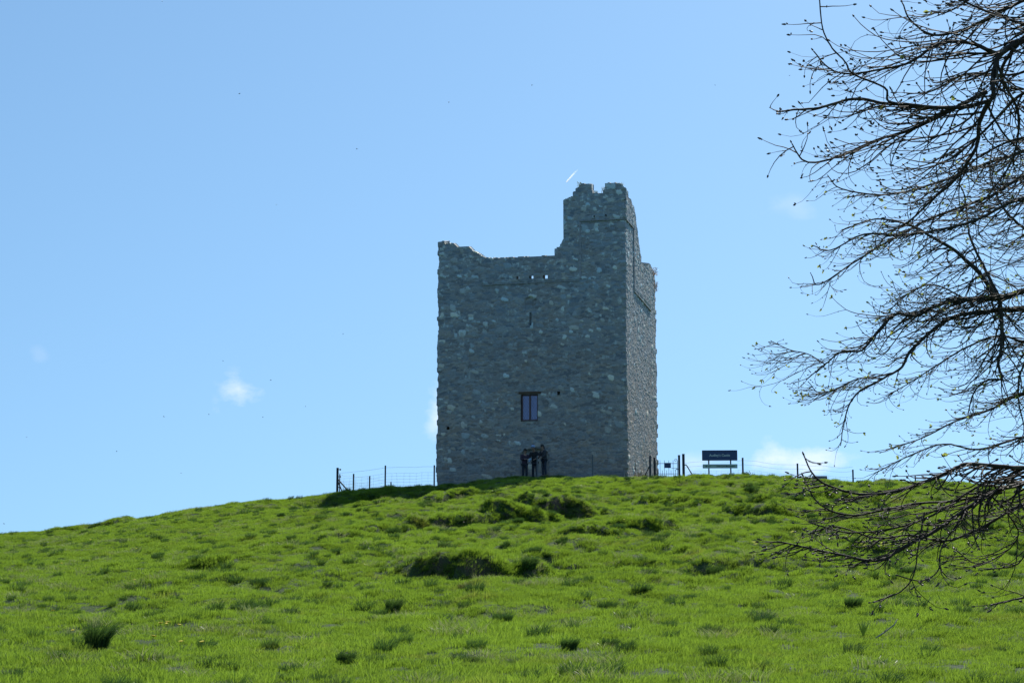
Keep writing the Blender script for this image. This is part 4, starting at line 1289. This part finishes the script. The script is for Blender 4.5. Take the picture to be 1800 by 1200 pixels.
FAR = [
    ([(1960, 480), (1870, 492), (1800, 510), (1755, 522), (1720, 478), (1680, 442), (1640, 418), (1600, 396), (1540, 385), (1480, 405)], .042, .005, 13.2, 13.0, 1, 1, True),
    ([(1755, 524), (1700, 527), (1650, 535), (1610, 555), (1575, 553), (1545, 580), (1515, 615), (1480, 618), (1450, 640), (1420, 665)], .026, .005, 13.2, 12.8, .75, .75, False),
    ([(1450, 640), (1420, 622), (1390, 615), (1357, 600)], .006, .003, 12.8, 12.7, 1.3, .5, False),
    ([(1960, 535), (1860, 535), (1800, 543), (1740, 547), (1680, 555), (1640, 580), (1600, 617), (1585, 645), (1553, 665), (1505, 692), (1485, 735), (1478, 780)], .036, .004, 13.4, 12.9, .9, .7, True),
    ([(1553, 665), (1510, 665), (1470, 683), (1440, 690), (1422, 672)], .008, .003, 12.9, 12.7, 1.2, .5, False),
    ([(1757, 522), (1762, 590), (1755, 640), (1761, 665), (1735, 668), (1712, 690), (1702, 725)], .022, .005, 13.2, 13.0, 1.0, .7, False),
    ([(1960, 610), (1860, 605), (1800, 600), (1755, 590), (1700, 610), (1650, 640), (1600, 672), (1560, 695)], .02, .004, 13.6, 13.8, 1.2, .8, True),
    ([(1755, 522), (1735, 480), (1706, 420), (1700, 380), (1690, 330), (1650, 290)], .020, .004, 13.2, 13.5, 1.1, .9, False),
    ([(1940, 270), (1860, 290), (1790, 315), (1740, 345), (1640, 382), (1560, 425), (1500, 462), (1440, 500), (1426, 482)], .026, .004, 13.5, 13.2, 1.1, .8, True),
    ([(1950, 330), (1850, 335), (1780, 355), (1700, 392), (1600, 412), (1520, 412), (1460, 440), (1430, 432)], .024, .004, 12.8, 12.6, 1.1, .8, True),
    ([(1940, 250), (1850, 255), (1750, 282), (1650, 320), (1560, 342), (1480, 332), (1456, 310)], .024, .004, 13.0, 12.9, 1.1, .8, True),
    ([(1940, 430), (1860, 420), (1800, 400), (1760, 360), (1740, 300), (1750, 230)], .026, .005, 13.8, 14.0, 1.1, 1, True),
    ([(1940, 700), (1860, 690), (1800, 690), (1740, 720), (1680, 740), (1620, 770), (1560, 790)], .020, .004, 13.6, 13.4, 1.1, .8, True),
    ([(1940, 770), (1860, 760), (1790, 770), (1720, 790), (1660, 780), (1600, 800), (1540, 830)], .018, .004, 13.4, 13.2, .9, .75, True),
    ([(1700, 527), (1640, 500), (1590, 520), (1565, 545)], .009, .003, 13.2, 13.0, 1.2, .6, False),
    ([(1940, 520), (1860, 560), (1800, 640), (1790, 700), (1800, 760), (1770, 800)], .018, .004, 13.4, 13.5, 1, .8, True),
]
n1 = build_tree("bare_tree", "nearest bare tree reaching in from the right with thick twigs and fat dark buds", 4.6, 8.4, .20, 6.2, NEAR, 21, .019, .01, .0029, BARK_A, 33, .92, 1)
n2 = build_tree("bare_tree", "bare tree behind the nearest one, with finer twigs and tiny yellow green leaves", 7.2, 13.6, .26, 9.0, FAR, 22, .017, .20, .0030, BARK_B, 42, 1.30, 1)
print("twig faces", n1, n2)


# ------------------------------------------------------------------ small things
def build_small():
    rng = random.Random(9)
    # dandelions
    yel = simple_mat("dandelion_yellow", (.90, .66, .02), .6, var=.1, scale=40, bump=0)
    grn = simple_mat("flower_stem", (.12, .20, .04), .5)
    DX = [(2.95, 51.7), (3.58, 55.0), (3.86, 54.9), (1.93, 51.15), (2.99, 48.3), (-11.75, 44.9), (-18.6, 72.15), (-15.07, 61.4), (-7.86, 29.5), (-6.35, 25.1), (-5.25, 26.2), (-5.17, 25.95),
          (-5.05, 26.1), (-5.25, 25.85), (-4.82, 23.15), (-4.33, 22.7), (-4.04, 22.7), (-8.38, 38.25), (-11.66, 53.3), (-12.15, 69.35)]
    DL = ["in the shaded hollow of the central banks, left of a pair", "right of another below the upper right bank", "farthest right above the bank's shadow, right of centre",
          "at the foot of the shaded brown bank right of centre", "on open slope below the banks right of centre", "on the smooth far left slope below the small ridge", "highest up near the left ridge line",
          "below the left ridge, right of the highest one", "low at the left edge of the meadow", "low on the left, just left of the tall lone tussock", "at the left of the tight cluster of four near the bottom left", "uppermost in the tight cluster of four",
          "at the right of the tight cluster of four", "lowest in the tight cluster of four", "nearest the bottom edge, right of the lone tussock", "just below the cluster of four, left of its neighbour",
          "just right of its neighbour below the cluster of four", "alone halfway up the left slope", "on the upper left slope, right of a darker patch", "just under the skyline on the left slope"]
    first = None
    for i, (x, y) in enumerate(DX):
        z = hz(x, y)
        if first is None:
            root = empty("dandelion", (x, y, z))
            h = MB(); h.ball((0, 0, .19), .028, 10, 6, (1, 1, .45))
            for k in range(14):
                a = k * .449; h.tube([(0, 0, .188), (math.cos(a) * .034, math.sin(a) * .034, .197)], [.006, .003], 4)
            h.build("flower_head", yel, root)
            s_ = MB(); s_.tube([(0, 0, 0), (.01, 0, .1), (0, 0, .185)], .003, 5); s_.build("stem", grn, root)
            first = root
        else:
            root = first.copy(); C.objects.link(root); root.location = (x, y, z)
            for ch in list(first.children):
                c = ch.copy(); C.objects.link(c); c.parent = root
        sc = rng.uniform(.8, 1.15); root.scale = (sc, sc, sc * rng.uniform(.85, 1.1))
        root.rotation_euler = (rng.uniform(-.2, .2), rng.uniform(-.2, .2), rng.uniform(0, 6))
        tag(root, "yellow dandelion " + DL[i], "flower", "dandelions in the grass")
    # prominent tussocks
    TS = [(-5.74, 23.95, .95, .52, "tallest dark grass tussock standing alone low on the left slope"), (.39, 39.15, .9, .34, "dark grass tussock right of the big hollow bank"),
          (4.7, 40.2, .95, .42, "shaggy grass tussock on the ledge right of centre"), (-2.2, 31.85, .8, .30, "narrow upright grass tussock below and left of the big hollow"),
          (-3.01, 35.15, .8, .26, "small grass tussock left of the big hollow"), (1.7, 31.3, .9, .28, "dark grass tussock in the middle slope below the tower"),
          (.77, 23.5, .6, .20, "low clump of coarse grass near the bottom centre"), (-7.42, 41.2, 1.0, .24, "wide low grass tussock on the smooth left slope"),
          (-2.1, 21.75, .55, .20, "low coarse grass clump near the bottom, left of centre"), (1.35, 24.1, .6, .2, "small coarse grass clump just right of the bottom centre"), 
          (6.02, 30.5, .8, .24, "grass tussock under the hanging twigs on the right")]
    for i, (x, y, w, h, lb) in enumerate(TS):
        r2 = random.Random(100 + i)
        V, Q = blades(r2, 420, .17 * w, h * .45, h, .006, .011, .55, comb=(.25, -.1))
        V[:, 1] *= .8
        me = np_mesh("grass_tussock", V, Q, [G_DARK], smooth=True)
        o = bpy.data.objects.new("grass_tussock", me); C.objects.link(o); o.location = (x, y, hz(x, y) - .01)
        tag(o, lb, "grass tussock", "grass tussocks on the slope")
    # fallen stick and a bright weed
    b = MB(); b.tube([(0, 0, .03), (.12, .03, .10), (.28, .02, .22), (.33, .03, .30)], [.012, .011, .009, .006], 6)
    b.tube([(.12, .03, .10), (.18, -.03, .19)], [.006, .003], 5)
    o = b.build("fallen_stick", simple_mat("bleached_wood", (.42, .36, .28), .7), None, True, (5.25, 25.0, hz(5.25, 25.0) + .04)); tag(o, "pale broken stick lying in the grass at lower right", "stick")
    wm = simple_mat("bright_weed_leaf", (.40, .48, .05), .5)
    b = MB()
    for k in range(16):
        a = rng.uniform(0, 6.28); l = rng.uniform(.12, .26); dx, dy = math.cos(a) * l * .45, math.sin(a) * l * .45
        sx, sy = -math.sin(a) * .016, math.cos(a) * .016
        b.add([(0, 0, 0), (dx * .5 + sx, dy * .5 + sy, l * .6), (dx, dy, l), (dx * .5 - sx, dy * .5 - sy, l * .6)], [(0, 1, 2), (0, 2, 3)])
    o = b.build("weed", wm, None, False, (5.15, 25.4, hz(5.15, 25.4) + .04)); tag(o, "bright yellow green weed beside the pale stick", "plant")
    # plants rooted in the masonry
    def wall_plant(u, s_, v, w, h, n, mat, label, wide=0.02):
        r2 = random.Random(int(u * 100 + v * 7)); b = MB()
        for k in range(n):
            a = r2.uniform(0, 6.28); r = r2.uniform(0, 1) ** .5 * w; x, y = math.cos(a) * r, math.sin(a) * r * .6; z = r2.uniform(0, h)
            d = Vector((r2.uniform(-1, 1), r2.uniform(-1, 1), r2.uniform(-.3, 1))).normalized(); q = d.orthogonal().normalized()
            p = Vector((x, y, z)); l = r2.uniform(1.4, 3.2) * wide
            b.add([p, p + d * l * .5 + q * wide, p + d * l, p + d * l * .5 - q * wide], [(0, 1, 2), (0, 2, 3)])
        for k in range(5):
            a = r2.uniform(0, 6.28); b.tube([(0, 0, -.03), (math.cos(a) * w * .4, math.sin(a) * w * .25, h * .5), (math.cos(a) * w * .8, math.sin(a) * w * .4, h * .95)], [.012, .008, .004], 4)
        p = TN + E1 * u + E2 * s_ + Z * v
        o = b.build("wall_plant", mat, None, False, p); tag(o, label, "plant", "plants growing on the masonry")
    lg = leafy("wall_leaf", (.12, .16, .04), (.28, .34, .06)); lo_ = leafy("russet_growth", (.26, .13, .035), (.42, .22, .05)); ly = leafy("mossy_growth", (.30, .26, .05), (.5, .45, .08))
    wall_plant(2.50, .18, 15.93, .17, .24, 90, lg, "green plant sprouting on the left merlon of the turret")
    wall_plant(1.20, .2, 15.50, .12, .34, 70, lg, "leafy plant in the gap between the turret merlons, right side")
    wall_plant(1.60, .2, 15.52, .10, .12, 30, lg, "tiny wispy plant in the gap between the turret merlons, left side")
    wall_plant(.35, .35, 15.88, .25, .16, 110, ly, "yellow mossy growth on top of the turret's right merlon", .02)
    wall_plant(-.05, 9.3, 12.55, .25, .50, 170, lo_, "russet growth on the wall head at the far right corner", .025)
    wall_plant(-.10, 9.7, 11.7, .16, .6, 90, lo_, "russet clump hanging on the right edge just below the wall head", .022)
    # brambles at the crest right of the sign
    for (c, Y, w, h, lb) in ((1310, 84.5, .55, .38, "dark leafy weeds on the crest right of the sign board"), (1352, 84.5, .3, .25, "small dark weeds on the crest between the fence posts"),
                             (1124, 88.2, .5, .35, "pale dry brambles against the foot of the tower's right wall")):
        r2 = random.Random(c); b = MB(); x0 = px(c, Y)
        for k in range(int(340 * w)):
            a = r2.uniform(0, 6.28); r = r2.random() ** .5 * w; x, y = math.cos(a) * r, math.sin(a) * r * .6; hh = h * (1 - (r / w) ** 2) * r2.uniform(.4, 1.1)
            d = Vector((r2.uniform(-1, 1), r2.uniform(-1, 1), r2.uniform(0, 1))).normalized(); q = d.orthogonal().normalized() * .03; p = Vector((x, y, hh))
            b.add([p, p + d * .045 + q, p + d * .10, p + d * .045 - q], [(0, 1, 2), (0, 2, 3)])
            if k % 4 == 0: b.tube([(x * .6, y * .6, -.05), (x, y, hh)], .006, 4)
        mt = leafy("weed_leaf", (.04, .09, .02), (.10, .18, .03)) if c != 1124 else leafy("dry_bramble", (.26, .22, .15), (.3, .25, .15))
        o = b.build("weed_patch", mt, None, False, (x0, Y, hz(x0, Y))); tag(o, lb, "weeds")
    # insects in the air
    ins = [(285, 3), (421, 165), (789, 180), (486, 360), (392, 634), (288, 732), (537, 714), (603, 587), (47, 768), (205, 793), (935, 150), (1388, 133), (1392, 292), (318, 831), (1257, 150), (367, 728), (462, 733), (476, 668), (627, 262), (7, 920)]
    IL = ["at the very top edge of the sky, left", "in the upper left sky, left of a higher one by the middle", "high in the sky above the tower's left half", "in open sky left of the turret top", "in the lower left sky above the small cloud",
          "low in the left sky, left of the small cloud", "in the sky between the small cloud and the tower", "left of the tower at mid height", "near the left edge above the meadow", "low in the left sky below the cloud level", "high in the sky above the turret",
          "high in the sky left of the upper branches", "beside the tip of a left reaching branch", "just above the skyline left of the fence", "high between the turret and the tree", "just under the left end of the small cloud", "just under the right end of the small cloud",
          "just right of the small cloud's peak", "in the sky left of and above the tower wall", "at the left edge just above the ridge"]
    im = simple_mat("insect_body", (.03, .03, .03), .6); first = None
    for i, (c, r) in enumerate(ins):
        Y = rng.uniform(7, 11)
        p = ray_at(c, r, Y)
        if first is None:
            b = MB(); b.ball((0, 0, 0), .004, 6, 5, (1, 1.7, .9)); b.ball((0, -.008, 0), .0025, 6, 4)
            for sx in (-1, 1): b.add([(0, 0, .003), (sx * .009, .004, .006), (sx * .007, .010, .005), (0, .003, .003)], [(0, 1, 2, 3)])
            o = b.build("flying_insect", im); first = o
        else:
            o = first.copy(); C.objects.link(o)
        o.location = p; o.rotation_euler = (rng.uniform(-.5, .5), rng.uniform(-.5, .5), rng.uniform(0, 6)); sc = rng.uniform(.38, .62); o.scale = (sc,) * 3
        tag(o, "tiny dark insect " + IL[i], "insect", "insects in the air")
    # contrail: two thin vapour lines far away
    m, nt, out = new_mat("vapour")
    D = 2500.
    st0 = ray_at(995, 320, D)
    pv = nt.nodes.new('ShaderNodeVolumePrincipled'); pv.inputs['Color'].default_value = (1, 1, 1, 1); pv.inputs['Anisotropy'].default_value = .35
    tcv = nt.nodes.new('ShaderNodeTexCoord'); vm = nt.nodes.new('ShaderNodeVectorMath'); vm.operation = 'LENGTH'
    nt.links.new(tcv.outputs['Object'], vm.inputs[0])
    fade = mnode(nt, 'SUBTRACT', 1.0, mnode(nt, 'MULTIPLY', vm.outputs['Value'], 1 / 78.), clamp=True)
    nt.links.new(mnode(nt, 'MULTIPLY', mnode(nt, 'MULTIPLY', fade, fade), 1.0), pv.inputs['Density']); nt.links.new(pv.outputs[0], out.inputs['Volume'])
    b = MB(); A = []
    for (c0, r0_, c1, r1_) in ((995, 320, 1018, 294), (996, 320.5, 1022, 291)):
        a_, e_ = ray_at(c0, r0_, D), ray_at(c1, r1_, D + 80)
        n = 14; b.tube([a_.lerp(e_, k / n) - st0 for k in range(n + 1)], [.6 + .6 * k / n for k in range(n + 1)], 8)
    o = b.build("contrail", m, loc=st0)
    tag(o, "short white aircraft vapour trail high above the turret", "contrail")


def leafy(name, a, t_):
    m, nt, out = new_mat(name)
    d = nt.nodes.new('ShaderNodeBsdfPrincipled'); d.inputs['Roughness'].default_value = .5; d.inputs['Base Color'].default_value = (*a, 1)
    t = nt.nodes.new('ShaderNodeBsdfTranslucent'); t.inputs['Color'].default_value = (*t_, 1)
    mx = nt.nodes.new('ShaderNodeMixShader'); mx.inputs[0].default_value = .45
    nt.links.new(d.outputs[0], mx.inputs[1]); nt.links.new(t.outputs[0], mx.inputs[2]); nt.links.new(mx.outputs[0], out.inputs['Surface'])
    return m


build_small()
